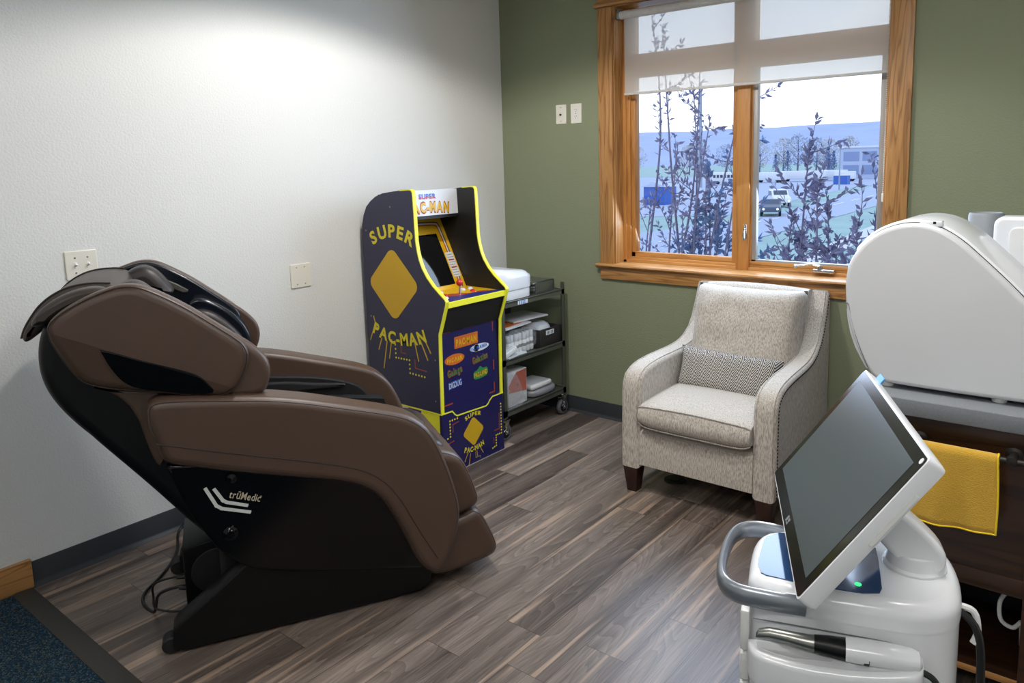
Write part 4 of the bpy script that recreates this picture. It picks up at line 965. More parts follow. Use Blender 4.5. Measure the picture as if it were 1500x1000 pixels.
# seat cushion: bulging T-less box cushion
bm = BM(); sp_ = chaikin([(-.835, .345), (-.875, .36), (-.885, .40), (-.875, .440), (-.845, .462), (-.70, .478), (-.45, .482), (-.2, .468), (-.15, .44), (-.15, .345), (-.3, .325), (-.7, .318)], 2)
ns = 14; vsl = []
for k in range(ns+1):
    u = -1+2*k/ns; e = 1-abs(u)**16*.35; x = 1.8195+u*.279
    vsl.append([bm.verts.new(FY(-.5+(a+.5)*(1-.04*abs(u)**5), .395+(b-.395)*(e if b < .395 else .62+.38*e)+.012*(1-u*u)*(1 if b > .44 else 0), x)) for a, b in sp_])
for A, B in zip(vsl, vsl[1:]):
    for j in range(len(sp_)): bm.faces.new((A[j], A[(j+1) % len(sp_)], B[(j+1) % len(sp_)], B[j]))
bm.faces.new(vsl[0][::-1]); bm.faces.new(vsl[-1]); seat = obj('seat_cushion', bm, M['tweed'], CH, smooth=70)
bm = BM()
for zz, yy in ((.452, -.8665), (.352, -.866)):
    pts = []
    for k in range(29):
        u = -1+2*k/28; e = 1-abs(u)**16*.35
        pts.append(FY(-.5+(yy+.5)*(1-.04*abs(u)**5)-.001, .395+(zz-.395)*(e if zz < .395 else .62+.38*e)+(.012*(1-u*u) if zz > .44 else 0), 1.8195+u*.279))
    tube(bm, pts, .0035, 6)
obj('welt', bm, M['tweed'], seat)
for x, y in ((1.485, -.805), (2.155, -.805), (1.50, -.06), (2.11, -.06)):
    bm = BM(); t = bmesh.new(); bmesh.ops.create_cube(t, size=1)
    for v in t.verts:
        k = .040 if v.co.z > 0 else .026
        v.co = Vector((x+math.copysign(k, v.co.x), y+math.copysign(k, v.co.y), .132 if v.co.z > 0 else 0))
    bmesh.ops.bevel(t, geom=t.edges[:], offset=.004, segments=2, profile=.5, affect='EDGES'); merge(bm, t); obj('leg', bm, M['leg_wood'], CH)
tl2 = R_(20)
bm = BM(); cushion(bm, 1.815, -.450, .553, .540, .215, .13, (1, 0, -.02), (0, math.sin(tl2), math.cos(tl2)), (0, -math.cos(tl2), math.sin(tl2)), 26, .2, 0, .42, .004)
tag(obj('lumbar_pillow', bm, M['chevron'], smooth=80), 'narrow pillow with dark diamond line pattern on the armchair seat', 'pillow')
bm = BM(); prism(bm, ell(1.60, -.60, .055, .055, 28), .0005, .006, XY, r=.002, seg=2); prism(bm, ell(1.60, -.60, .03, .03, 20), .006, .009, XY, r=.002, seg=2); tag(obj('floor_outlet_cover', bm, M['floor_vent']), 'round black floor outlet cover in the shadow under the armchair', 'floor outlet')
bm = BM(); prism(bm, ell(1.24, -1.625, .019, .019, 20), .0005, .003, XY, r=.001, seg=2); stroke(bm, [(1.23, -1.63), (1.25, -1.62)], .004, frame((0, 0, .003), (1, 0, 0), (0, 1, 0), (0, 0, 1))); tag(obj('floor_medallion', bm, M['steel_dark']), 'small round metal disc set in the floor planks mid-room', 'floor disc')

# ================================================================== COUNTER + CABINET
bm = BM(); box(bm, 2.755, 3.62, -1.53, 0, .862, .9, .003); box(bm, 2.758, 3.62, -1.532, -1.512, .85, .899, .003); tag(obj('countertop', bm, M['counter']), 'grey speckled laminate countertop with the white milling machine on it', 'countertop')
CB = thing('base_cabinet', 'dark brown wooden base cabinet with towel bar and open niche', 'cabinet', (3.2, -.8, 0))
bm = BM(); box(bm, 2.79, 2.81, -1.50, -.02, .0, .85, .001); box(bm, 3.58, 3.6, -1.50, -.02, 0, .85, .001); box(bm, 2.81, 3.58, -.04, -.02, 0, .85); obj('carcass', bm, M['cab_wood'], CB)
bm = BM(); box(bm, 2.79, 3.6, -1.512, -1.49, .80, .85, .002); box(bm, 2.79, 3.6, -1.512, -1.49, .372, .425, .002); obj('face_rail', bm, M['cab_wood'], CB)
bm = BM(); box(bm, 3.160, 3.22, -1.514, -1.49, .0, .80, .002); box(bm, 2.79, 2.83, -1.514, -1.49, 0, .80, .002); obj('stile', bm, M['cab_wood'], CB)
bm = BM(); box(bm, 2.83, 3.16, -1.506, -1.49, .425, .80); obj('door_panel', bm, M['cab_wood'], CB)
bm = BM(); box(bm, 3.22, 3.58, -1.506, -1.49, .05, .80); obj('door_panel', bm, M['cab_wood'], CB)
bm = BM(); box(bm, 2.81, 3.58, -1.485, -.04, .09, .11, .001); obj('niche_shelf', bm, M['cab_wood'], CB)
bm = BM(); box(bm, 2.81, 3.16, -1.492, -1.485, .092, .108); obj('shelf_edging', bm, M['oak_x'], CB)
bm = BM(); box(bm, 2.81, 3.58, -1.1, -1.08, .11, .8); box(bm, 2.81, 3.58, -1.49, -1.1, .40, .42); obj('niche_back', bm, M['black_matte'], CB)
TB = thing('towel_bar', 'dark metal towel bar mounted across the brown cabinet front', 'towel bar', (3.05, -1.55, .785))
bm = BM(); cyl(bm, (2.86, -1.562, .782), (3.36, -1.562, .782), .0085, 16); obj('bar', bm, M['iron'], TB)
for x in (2.88, 3.118):
    bm = BM(); lathe(bm, [(.022, 0), (.022, .005), (.012, .010), (.010, .04), (.014, .046), (.016, .056), (.012, .066), (0, .068)], (x, -1.506, .784), (0, -1, 0), 20); obj('post', bm, M['iron'], TB)
# yellow cloth folded over the bar
bm = BM(); nx, nz = 28, 30
def cloth(i, j):
    u = i/nx; x = 2.795+.292*u; s = -1+2*j/nz   # s<0 back drop, s>0 front drop
    wob = .006*math.sin(u*9+1.2*s)+.004*math.sin(u*21)
    if abs(s) < .1: a = s/.1*PI/2; return Vector((x, -1.562-.014*math.sin(a), .782+.014*math.cos(a)+.0005))
    d = (abs(s)-.1)/.9
    if s > 0: return Vector((x+.003*math.sin(d*3)+.006*d*u, -1.576-.010*d+wob*d, .782-d*(.205+.012*math.sin(u*3.0))))
    return Vector((x-.012*d, -1.548+.004*d-wob*d*.3, .782-d*(.222-.02*u*u)))
g = [[bm.verts.new(cloth(i, j)) for j in range(nz+1)] for i in range(nx+1)]
for i in range(nx):
    for j in range(nz): bm.faces.new((g[i][j], g[i+1][j], g[i+1][j+1], g[i][j+1]))
TW = tag(obj('yellow_towel', bm, M['towel'], smooth=80), 'bright yellow cloth hung over the dark bar on the cabinet', 'towel')
md = TW.modifiers.new('thick', 'SOLIDIFY'); md.thickness = .003
bm = BM(); tube(bm, [cloth(nx, j) for j in range(nz+1)]+[cloth(i, nz) for i in range(nx-1, -1, -1)], .0026, 6); tube(bm, [cloth(i, 0) for i in range(nx+1)], .0026, 6); obj('hem', bm, M['towel_hem'], TW)
# things in the dark niche
bm = BM(); box(bm, 2.86, 2.96, -1.38, -1.2, .11, .20, .004); tag(obj('storage_box', bm, M['navy_glass']), 'dark box in the shadowed niche of the brown cabinet', 'box')
bm = BM(); tube(bm, curve([(3.12, -1.40, .335), (3.10, -1.42, .30), (3.105, -1.43, .25), (3.135, -1.43, .235), (3.155, -1.43, .26)], 6), .006, 8); tube(bm, [(3.155, -1.43, .26), (3.15, -1.3, .112)], .005, 8); tag(obj('coiled_cable', bm, M['white_matte']), 'loop of white cable at the right of the cabinet niche', 'cable')

# ================================================================== MILLING MACHINE on the counter
MM = thing('milling_machine', 'large glossy white rounded dental milling machine on the grey countertop', 'machine', (2.95, -1.25, .9))
mp_ = [(2.638, 1.194), (2.641, 1.255), (2.652, 1.288), (2.670, 1.318), (2.710, 1.364), (2.757, 1.392), (2.809, 1.406), (2.860, 1.405), (2.904, 1.391), (2.954, 1.359), (3.016, 1.301), (3.065, 1.254), (3.111, 1.206), (3.18, 1.13), (3.24, 1.06), (3.27, 1.0), (3.275, .93), (3.26, .915), (3.127, .914), (2.939, .912), (2.78, .914), (2.740, .918), (2.711, .951), (2.672, 1.03), (2.648, 1.104)]
mps = chaikin(mp_, 2)
bm = BM(); prism(bm, mps, -1.452, -1.10, XZ, r=.012, seg=4, r0=.014); body = obj('housing', bm, M['white_side'], MM)
# raised cover band across the top
def band(d): return [(x, z) for x, z in chaikin(inset(mp_, -d), 2) if z > 1.14 and x > 2.66]
ob = band(.009); ib = band(-.02)[::-1]
bm = BM(); prism(bm, ob+ib, -1.425, -1.11, XZ, r=.007, seg=3); cv = obj('top_cover', bm, M['white_gloss'], MM)
bm = BM(); box(bm, 2.84, 2.90, -1.437, -1.41, 1.396, 1.414, .004); obj('cover_latch', bm, M['white_gloss'], cv)
bm = BM(); box(bm, 2.876, 2.884, -1.4385, -1.436, 1.404, 1.411, .001, 1); obj('latch_hole', bm, M['black_matte'], cv)
FMM = frame((0, -1.452, 0), (1, 0, 0), (0, 0, 1), (0, -1, 0))
bm = BM(); tube(bm, [FMM(a, b, -.002) for a, b in chaikin([(2.640, 1.152), (2.652, 1.152), (2.657, 1.13), (2.668, 1.08), (2.69, 1.015), (2.716, .955)], 1, False)], .0018, 6); obj('door_gap', bm, M['grey_line'], body)
bm = BM(); prism(bm, chaikin([(2.645, 1.15), (2.640, 1.12), (2.66, 1.03), (2.70, .955), (2.71, .945), (2.72, .955), (2.69, 1.02), (2.665, 1.09), (2.655, 1.15)], 1), -1.43, -1.12, XZ); obj('front_door', bm, M['white_gloss'], body)
for x in (2.765, 3.065, 3.22):
    for y in (-1.415, -1.15):
        bm = BM(); lathe(bm, [(.0, 0), (.018, 0), (.02, .004), (.02, .014), (0, .014)], (x, y, .9), n=16); obj('rubber_foot', bm, M['white_matte'], MM)
bm = BM(); lathe(bm, [(0, 0), (.052, 0), (.056, .004), (.056, .488), (.053, .496), (.048, .498), (.045, .494), (0, .494)], (2.93, -.80, .9), n=36); tag(obj('grey_canister', bm, simple('grey_canister', '#8e9296', .5)), 'tall grey cylinder behind the white milling machine', 'canister')
SW = thing('white_appliance', 'white box-shaped appliance behind the milling machine at right edge', 'appliance', (3.2, -.86, .9))
bm = BM(); prism(bm, rrect(2.975, 3.42, .903, 1.397, .03, 5), -.985, -.885, XZ, r=.012, seg=3); sw = obj('case', bm, M['white_gloss'], SW)
bm = BM(); prism(bm, rrect(3.02, 3.38, 1.02, 1.365, .025, 5), -.992, -.98, XZ, r=.004, seg=2); obj('front_panel', bm, M['white_matte'], sw)

# ================================================================== SCANNER CART
dd = Vector((.951, .309, 0)); ww = Vector((-.309, .951, 0)); SO = Vector((2.95, -2.42, 0))
FS_ = frame(SO, dd, ww, (0, 0, 1))         # (d, w, z)
FSide = lambda a, b, w: FS_(a, w, b)       # profile in (d,z), extruded across w
SCN = thing('scanner_cart', 'white intraoral scanner cart with tilted touchscreen in the foreground', 'scanner', SO)
bodyo = chaikin([(-.19, -.146), (.0, -.150), (.11, -.146), (.163, -.10), (.178, .0), (.170, .09), (.14, .128), (-.05, .12), (-.15, .085), (-.19, .05), (-.195, -.05)], 2)
bm = BM(); prism(bm, bodyo, .795, .842, FS_, r=.026, seg=6, r0=.0); top = obj('top_shell', bm, M['white_gloss'], SCN)
bm = BM(); prism(bm, inset(bodyo, .002), .12, .794, FS_, r=0); sb = obj('column', bm, M['white_gloss'], SCN)
bm = BM(); prism(bm, [(x*1.15+.01, y*1.25) for x, y in bodyo], .05, .12, FS_, r=.02, seg=4); obj('base', bm, M['white_matte'], SCN)
for a, b in ((-.15, -.14), (-.15, .1), (.15, -.14), (.15, .1)):
    c = FS_(a, b, .028); bm = BM(); cyl(bm, c-ww*.02, c+ww*.02, .028, 20, .004); obj('caster', bm, M['caster_rubber'], SCN)
bm = BM(); plate2(bm, chaikin([(-.178, -.075), (-.172, .03), (-.14, .062), (.036, .056), (.038, .0), (.036, -.112), (.0, -.124), (-.10, -.122), (-.168, -.112)], 1, q=.12), frame(FS_(0, 0, .842), dd, ww, (0, 0, 1)), .002); bp_ = obj('touch_pad', bm, M['blue_pad'], top, smooth=0)
bm = BM(); plate2(bm, ell(-.003, -.098, .006, .006, 16), frame(FS_(0, 0, .844), dd, ww, (0, 0, 1)), .001); obj('status_light', bm, M['led'], top, smooth=0)
bm = BM()
hp = curve([FS_(-.09, -.148, .815), FS_(-.155, -.156, .82), FS_(-.212, -.150, .822), FS_(-.240, -.112, .824), FS_(-.244, -.02, .826), FS_(-.230, .062, .826), FS_(-.19, .098, .824), FS_(-.12, .105, .815)], 7)
tube(bm, hp, .019, 14, flat=.5, up=(0, 0, 1)); obj('handle', bm, M['handle_grey'], SCN)
# panel gap lines and left hinge strip
bm = BM(); tube(bm, [FSide(a, b, -.1472) for a, b in chaikin([(-.18, .775), (.03, .775), (.062, .772), (.075, .755), (.075, .60)], 2, False)], .0014, 6)
obj('panel_gap', bm, M['grey_line'], sb)
bm = BM()
for z0, z1 in ((.40, .64), (.645, .70), (.705, .785)): box(bm, -.203, -.186, -.145, -.115, z0, z1, .005, 2, FS_)
obj('hinge_strip', bm, M['white_matte'], sb)
# cradle and handpiece on the near side
cr = chaikin([(-.19, -.150), (-.185, -.20), (-.15, -.216), (.06, -.216), (.095, -.205), (.10, -.150)], 2)
def sag(a, b, w):
    k = (a+.19)/.29; return FS_(a, b, w+(-.010+.035*(k-.45)**2*4*.5)+.012*k)
bm = BM(); prism(bm, cr, .665, .748, sag, r=.012, seg=4, r0=.03); cd = obj('cradle', bm, M['white_gloss'], SCN)
bm = BM(); prism(bm, inset(cr, .016), .744, .750, sag, r=.001, seg=1); obj('cradle_well', bm, M['white_side'], cd)
HP = thing('scanner_handpiece', 'handheld dental scanner with steel tip and black grip lying in its cradle', 'scanner handpiece', FS_(-.05, -.185, .76))
def loft(bm, pts, n=18):
    rings = []
    for d, z, ry, rz in pts: rings.append([bm.verts.new(FS_(d, -.185+ry*math.cos(2*PI*k/n), z+rz*math.sin(2*PI*k/n))) for k in range(n)])
    for A, B in zip(rings, rings[1:]):
        for k in range(n): bm.faces.new((A[k], A[(k+1) % n], B[(k+1) % n], B[k]))
    bm.faces.new(rings[0][::-1]); bm.faces.new(rings[-1])
bm = BM(); loft(bm, [(-.172, .768, .006, .003), (-.168, .772, .009, .008), (-.150, .776, .010, .010), (-.12, .775, .0105, .0105), (-.085, .772, .013, .013), (-.075, .772, .014, .014)]); obj('metal_tip', bm, M['steel'], HP)
bm = BM(); loft(bm, [(-.075, .772, .0145, .0145), (-.05, .772, .017, .017), (-.02, .771, .020, .0185), (.012, .7715, .0221, .0193)]); obj('black_grip', bm, M['black_satin'], HP)
bm = BM(); loft(bm, [(-.025, .772, .0215, .0195), (.0, .773, .0225, .020), (.04, .774, .022, .020), (.075, .774, .020, .019), (.088, .773, .016, .016), (.093, .772, .008, .009)]); obj('white_body', bm, M['white_gloss'], HP)
bm = BM(); tube(bm, curve([FS_(.07, -.185, .762), FS_(.105, -.188, .752), FS_(.12, -.19, .735), FS_(.15, -.19, .70), FS_(.17, -.19, .62), FS_(.17, -.17, .4), FS_(.17, -.14, .2)], 6), .0055, 8); obj('cable', bm, M['cable_black'], HP)
bm = BM(); tube(bm, curve([FS_(.118, -.19, .737), FS_(.14, -.19, .715), FS_(.16, -.19, .67), FS_(.168, -.185, .60)], 5), .0075, 8); obj('strain_relief', bm, M['white_matte'], HP)
# rear hose and clip
bm = BM(); tube(bm, curve([FS_(.165, -.05, .80), FS_(.195, -.06, .77), FS_(.205, -.06, .68), FS_(.205, -.06, .5), FS_(.20, -.05, .2)], 6), .007, 8); obj('rear_hose', bm, M['cable_black'], SCN)
bm = BM(); tube(bm, curve([FS_(.16, -.045, .805), FS_(.19, -.05, .80), FS_(.197, -.055, .765), FS_(.19, -.06, .745)], 5), .006, 8); obj('hose_clip', bm, M['white_matte'], SCN)
# touchscreen
k_ = .53/.5
Sc = CAM+(Vector((2.928, -2.495, 1.045))-CAM)*k_
su = Vector((.539, .257, .802)).normalized(); sw_ = Vector((-.416, .909, -.012)).normalized(); sn = su.cross(sw_).normalized()
if sn.x > 0: sn = -sn
sr = -sw_                                       # to the right when facing the screen
FD = frame(Sc, sr, su, sn)
hw, hh = .265, .159
bm = BM(); prism(bm, rrect(-hw, hw, -hh, hh, .010, 4), -.034, 0, FD, r=.0015, seg=2, r0=.010); dp = obj('display', bm, M['white_gloss'], SCN)
bm = BM(); prism(bm, rrect(-hw+.004, hw-.004, -hh+.004, hh-.004, .007, 4), 0, .0012, FD); gl = obj('bezel_glass', bm, M['bezel'], dp, smooth=0)
bm = BM(); prism(bm, rrect(-hw+.030, hw-.030, -hh+.030, hh-.026, .001, 1), .0012, .0018, FD); obj('screen', bm, M['screen_glass'], dp, smooth=0)
bm = BM(); box(bm, -.012, -.002, -hh+.010, -hh+.022, .0012, .002, 0, 1, FD); box(bm, .001, .012, -hh+.010, -hh+.014, .0012, .002, 0, 1, FD); box(bm, .001, .012, -hh+.016, -hh+.022, .0012, .002, 0, 1, FD); obj('maker_mark', bm, M['grey_line'], dp, smooth=0)
bm = BM(); prism(bm, ell(hw-.014, hh-.014, .0055, .0055, 16), .0012, .002, FD); obj('camera_dot', bm, M['art_white'], dp, smooth=0)
bm = BM(); prism(bm, rrect(-hw-.014, -hw+.03, hh-.045, hh+.010, .002), -.038, -.034, FD); obj('blue_tab', bm, simple('blue_film_tab', '#5b9bd6', .4), dp, smooth=0)
bm = BM(); prism(bm, rrect(-.19, .19, -.11, .10, .03, 5), -.052, -.033, FD, r=.0, seg=3, r0=.012); obj('rear_hump', bm, M['white_matte'], dp)
bm = BM(); prism(bm, rrect(hw-.002, hw+.002, -.01, .10, .001), -.026, -.02, FD); obj('side_button', bm, M['white_matte'], dp)
# support arm: thick rounded link from the swivel to the display back
ab = FS_(.105, .01, .875); at_ = FD(0, -.01, -.06); ad = (at_-ab).normalized(); al = (at_-ab).length
ax = sw_-ad*sw_.dot(ad); ax.normalize(); ay = ad.cross(ax)
FA = frame(ab, ad, ay, ax)
ap = [(-.045, -.02), (-.045, .02), (-.02, .038), (.05, .038), (al, .026), (al, -.026), (.05, -.038), (-.02, -.038)]
bm = BM(); prism(bm, chaikin(ap, 2), -.036, .036, FA, r=.012, seg=5); obj('support_arm', bm, M['white_gloss'], SCN)
bm = BM(); lathe(bm, [(0, 0), (.055, 0), (.055, .004), (.050, .008), (.046, .03), (0, .03)], FS_(.10, .01, .842), n=32); obj('swivel_base', bm, M['white_gloss'], SCN)

# ================================================================== OUTDOORS
GZ = -3.5
def pl(name, pts, m, z=0, kind='structure'):
    bm = BM(); bm.faces.new([bm.verts.new((x, y, GZ+z)) for x, y in pts]); o = obj(name, bm, m, smooth=0); o['kind'] = kind; return o
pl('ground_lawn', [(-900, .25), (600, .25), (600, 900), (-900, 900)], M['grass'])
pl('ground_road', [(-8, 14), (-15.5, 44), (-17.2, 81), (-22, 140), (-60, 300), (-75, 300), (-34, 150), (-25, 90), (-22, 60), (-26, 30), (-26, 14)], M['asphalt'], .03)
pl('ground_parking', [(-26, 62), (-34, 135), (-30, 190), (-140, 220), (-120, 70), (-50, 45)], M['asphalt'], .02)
pl('ground_sidewalk', [(-3.0, 14), (-8.2, 33), (-9.5, 47), (-12, 90), (-13.4, 90), (-10.9, 47), (-9.6, 33), (-4.5, 14)], M['concrete'], .035)
bm = BM()
for k in range(6):
    for P in (((-20.0, 38), (-20.4, 62), (-24, 115)),):
        for a, b in zip(P, P[1:]):
            t0, t1 = k/6, k/6+.09; p = Vector(a).lerp(Vector(b), t0); q = Vector(a).lerp(Vector(b), t1); n2 = Vector((.12, 0))
            bm.faces.new([bm.verts.new((v.x, v.y, GZ+.05)) for v in (p-n2, q-n2, q+n2, p+n2)])
o = obj('ground_road_marking', bm, M['road_paint'], smooth=0); o['kind'] = 'structure'
def hills(name, dist, h0, h1, seed, m, az0=-60, az1=20):
    bm = BM(); rows = []
    for i in range(90):
        az = R_(az0+(az1-az0)*i/89)
        q = noise.noise(Vector((i*.055+seed, 0, 0)))*.6+noise.noise(Vector((i*.2+seed, 3, 0)))*.22+noise.noise(Vector((i*.6+seed, 9, 0)))*.07
        f = (i/89)
        h = h0+(h1-h0)*f+q*h0*.35
        r = []
        for k, (dk, hk) in enumerate(((.72, 0), (.80, .35), (.88, .62), (.95, .85), (1, 1))):
            n_ = 1+.12*noise.noise(Vector((i*.25, k*1.7, seed))) if k < 4 else 1
            r.append(bm.verts.new((CAM.x+math.sin(az)*dist*dk, CAM.y+math.cos(az)*dist*dk, GZ+(h-GZ)*hk*n_)))
        rows.append(r)
    for A, B in zip(rows, rows[1:]):
        for k in range(4): bm.faces.new((A[k], B[k], B[k+1], A[k+1]))
    o = obj(name, bm, m, smooth=180); o['kind'] = 'structure'
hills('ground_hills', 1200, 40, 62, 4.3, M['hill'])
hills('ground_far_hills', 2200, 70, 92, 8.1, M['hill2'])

def leaf(bm, c, d, n, ln, wd):
    d = d.normalized(); s = d.cross(n).normalized()*wd/2; n = s.cross(d).normalized()*ln*.08
    v = [bm.verts.new(p) for p in (c, c+d*ln*.45+s+n, c+d*ln, c+d*ln*.45-s+n)]
    bm.faces.new(v)
def rv(): return Vector((random.gauss(0, 1), random.gauss(0, 1), random.gauss(0, 1))).normalized()
def shrub(x, y, tops, lab, mleaf, seed, ln=.085, per=11, foot=.5):
    """tall multi-stem ornamental tree: stems rise from the ground to the given tips, leaves along the upper part"""
    random.seed(seed)
    t = thing('ornamental_tree', lab, 'tree', (x, y, GZ), 'leafy stems outside the window')
    bs, bl = BM(), BM()
    for tx, ty, tz in tops:
        b = Vector((x+random.uniform(-.2, .2), y+random.uniform(-.15, .15), GZ)); e = Vector((tx, ty, tz))
        m1 = b.lerp(e, .5)+Vector((random.uniform(-.2, .2), random.uniform(-.1, .1), .2))
        c = curve([b, m1, b.lerp(e, .82)+rv()*.09, e], 8)
        tube(bs, c, [.022*(1-.86*k/(len(c)-1)) for k in range(len(c))], 6)
        seg = [p for p in c if p.z > .2]
        for k, p in enumerate(seg[:-1]):
            q = seg[k+1]; dr = (q-p)
            for _ in range(per):
                u = random.random()
                if random.random() > .25+.75*(k/len(seg)): continue
                pos = p.lerp(q, u); side = (rv()+dr.normalized()*.7+Vector((0, 0, .2)))
                leaf(bl, pos, side, rv(), ln*random.uniform(.6, 1.1), ln*.36)
            if random.random() < .55:
                tip = p+(rv()+Vector((0, 0, .7)))*random.uniform(.15, .34)
                cc = curve([p, p.lerp(tip, .5)+rv()*.02, tip], 4); tube(bs, cc, [.005*(1-.7*j/(len(cc)-1)) for j in range(len(cc))], 5)
                for w_ in cc[2:]:
                    for _ in range(2): leaf(bl, w_, rv()+(tip-p).normalized(), rv(), ln*random.uniform(.6, 1.1), ln*.36)
    obj('stem', bs, M['bark'], t); obj('foliage', bl, mleaf, t, smooth=0)
def tp(lst): return lst
shrub(1.22, 2.2, [(1.34, 2.1, 1.70), (1.44, 2.0, 1.45), (1.22, 2.1, 1.18), (1.50, 2.1, 1.2), (1.30, 2.1, 1.0), (1.14, 2.2, .86)], 'dark-leaved shrub outside the middle of the right window pane', M['leaf_purple'], 3)
shrub(1.72, 2.3, [(1.86, 2.2, 1.62), (1.72, 2.1, 1.12), (1.9, 2.0, 1.05), (1.55, 2.2, .98), (1.95, 2.1, 1.3), (1.62, 2.1, .85), (1.5, 2.1, .80)], 'dark-leaved shrub outside the right end of the window', M['leaf_purple'], 5)
shrub(-.05, 2.3, [(-.12, 2.2, 2.95), (.05, 2.1, 2.75), (.36, 2.2, 2.5), (.30, 2.2, 2.2), (.55, 2.0, 1.95), (.2, 2.1, 1.75), (.42, 2.2, 1.5), (.75, 2.2, 2.1), (.0, 2.0, 1.3), (.3, 2.0, 1.15), (.8, 2.1, 1.7)], 'tall pale-stemmed shrub outside the left window pane', M['leaf_purple'], 8, per=4, ln=.07)
shrub(.45, 2.5, [(.62, 2.4, 1.85), (.40, 2.3, 1.55), (.55, 2.2, 1.15), (.7, 2.3, 1.35), (.25, 2.4, 1.2), (.35, 2.2, .95), (.75, 2.4, 1.0), (.6, 2.3, .9), (.2, 2.3, .85)], 'dark blue shrub outside the lower left window pane', M['leaf_blue'], 12, per=14)

def cartree(x, y, h, w, lab, mleaf, seed, conifer=False, dens=520, group='trees beyond the parking lot'):
    random.seed(seed); t = thing('distant_tree', lab, 'tree', (x, y, GZ), group)
    bs, bl = BM(), BM(); tube(bs, [(x, y, GZ), (x+.2, y, GZ+h*.5), (x, y, GZ+h*.9)], [h*.025, h*.018, h*.005], 7)
    for _ in range(7):
        a = random.uniform(0, 2*PI); z = random.uniform(.25, .6); tube(bs, [(x, y, GZ+h*z), (x+math.cos(a)*w*.35, y+math.sin(a)*w*.35, GZ+h*(z+.25))], [h*.01, h*.003], 5)
    for _ in range(dens):
        z = random.random(); a = random.uniform(0, 2*PI)
        if conifer: r = w/2*(1-z)*random.uniform(.3, 1); zz = GZ+h*(.06+.94*z)
        else: r = w/2*math.sqrt(max(0, 1-(2*z-1)**2))*random.random()**.4; zz = GZ+h*(.22+.78*z)
        leaf(bl, Vector((x+math.cos(a)*r, y+math.sin(a)*r, zz)), rv()+Vector((0, 0, .4)), rv(), h*.07, h*.028)
    obj('trunk', bs, M['bark'], t); obj('crown', bl, mleaf, t, smooth=0)
sp0 = [(-98, 250, 11.0, 8, 0), (-94, 262, 12.5, 9, 0), (-84, 248, 13, 9, 1), (-82, 261, 12, 8, 1), (-73, 246, 11, 8, 0), (-70, 258, 12, 7, 0), (-116, 240, 12, 9, 1), (-125, 250, 11, 8, 0), (-108, 245, 10.5, 9, 1), (-140, 236, 11, 9, 0)]
for k, (x, y, h, w, kd) in enumerate(sp0):
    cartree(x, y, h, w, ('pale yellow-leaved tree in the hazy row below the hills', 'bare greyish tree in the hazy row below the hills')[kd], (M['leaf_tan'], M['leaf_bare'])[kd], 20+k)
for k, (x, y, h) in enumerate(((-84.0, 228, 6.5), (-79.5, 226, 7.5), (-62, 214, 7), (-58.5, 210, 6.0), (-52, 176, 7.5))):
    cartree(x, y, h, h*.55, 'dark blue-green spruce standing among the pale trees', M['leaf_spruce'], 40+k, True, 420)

def car(x, y, ang, lab, m, suv, group=None):
    t = thing('car', lab, 'car', (x, y, GZ), group); ca, sa = math.cos(ang), math.sin(ang)
    F = frame((x, y, GZ+.03), (ca, sa, 0), (0, 0, 1), (-sa, ca, 0))
    if suv: bp = [(-2.3, .4), (-2.35, .9), (-2.2, 1.1), (-1.9, 1.65), (-1.6, 1.78), (.3, 1.78), (.9, 1.2), (2.1, 1.08), (2.35, .85), (2.35, .4)]
    else: bp = [(-2.2, .35), (-2.25, .8), (-2.1, 1.0), (-1.6, 1.05), (-.9, 1.45), (.2, 1.47), (1.0, 1.0), (2.0, .88), (2.25, .7), (2.25, .35)]
    bm = BM(); prism(bm, chaikin(bp, 1, q=.2), -.88, .88, F, r=.12, seg=3); obj('body', bm, m, t)
    wp = [(-1.85, 1.12), (-1.65, 1.66), (.2, 1.66), (.7, 1.2)] if suv else [(-1.35, 1.06), (-.85, 1.38), (.15, 1.4), (.75, 1.02)]
    bm = BM(); prism(bm, wp, -.89, .89, F); prism(bm, [(.32 if suv else .22, 1.70 if suv else 1.42), (.36 if suv else .26, 1.74 if suv else 1.46), (.98, 1.2 if suv else 1.03), (.90, 1.18 if suv else 1.0)], -.7, .7, F); obj('window', bm, M['car_glass'], t)
    for a in (-1.4, 1.4):
        for w in (-.8, .8):
            bm = BM(); cyl(bm, F(a, .33, w-.11), F(a, .33, w+.11), .33, 18); obj('wheel', bm, M['tyre'], t)
    for w in (-.6, .6):
        bm = BM(); cyl(bm, F(2.28, .68, w), F(2.36, .68, w), .1, 12); obj('headlamp', bm, M['headlamp'], t)
car(-22.3, 63.2, R_(-70), 'dark car with lit headlamps on the road, nearest vehicle outside', M['car_dark'], False)
car(-26.4, 76.3, R_(-60), 'white pickup-like van just behind the dark car outside', M['car_white'], True)
def trailer(x, y, ang, ln, h, lab, m, kind='trailer', windows=False):
    t = thing(kind, lab, kind, (x, y, GZ)); ca, sa = math.cos(ang), math.sin(ang); F = frame((x, y, GZ), (ca, sa, 0), (-sa, ca, 0), (0, 0, 1))
    bm = BM(); box(bm, -ln/2, ln/2, -1.2, 1.2, .55, h, .12, 2, F); b = obj('body', bm, m, t)
    if windows:
        for k in range(6): 
            bm = BM(); box(bm, -ln/2+.8+k*ln*.14, -ln/2+.8+k*ln*.14+ln*.1, -1.23, -1.2, h*.55, h*.8, 0, 1, F); obj('window', bm, M['car_glass'], t)
    for a in (-ln*.32, ln*.32):
        for w in (-1.05, 1.05):
            bm = BM(); cyl(bm, F(a, w-.12, .45), F(a, w+.12, .45), .45, 16); obj('wheel', bm, M['tyre'], t)
trailer(-65, 147.6, R_(4), 5.6, 2.6, 'small white bus with dark windows in the distant parking lot', M['trailer_white'], 'bus', True)
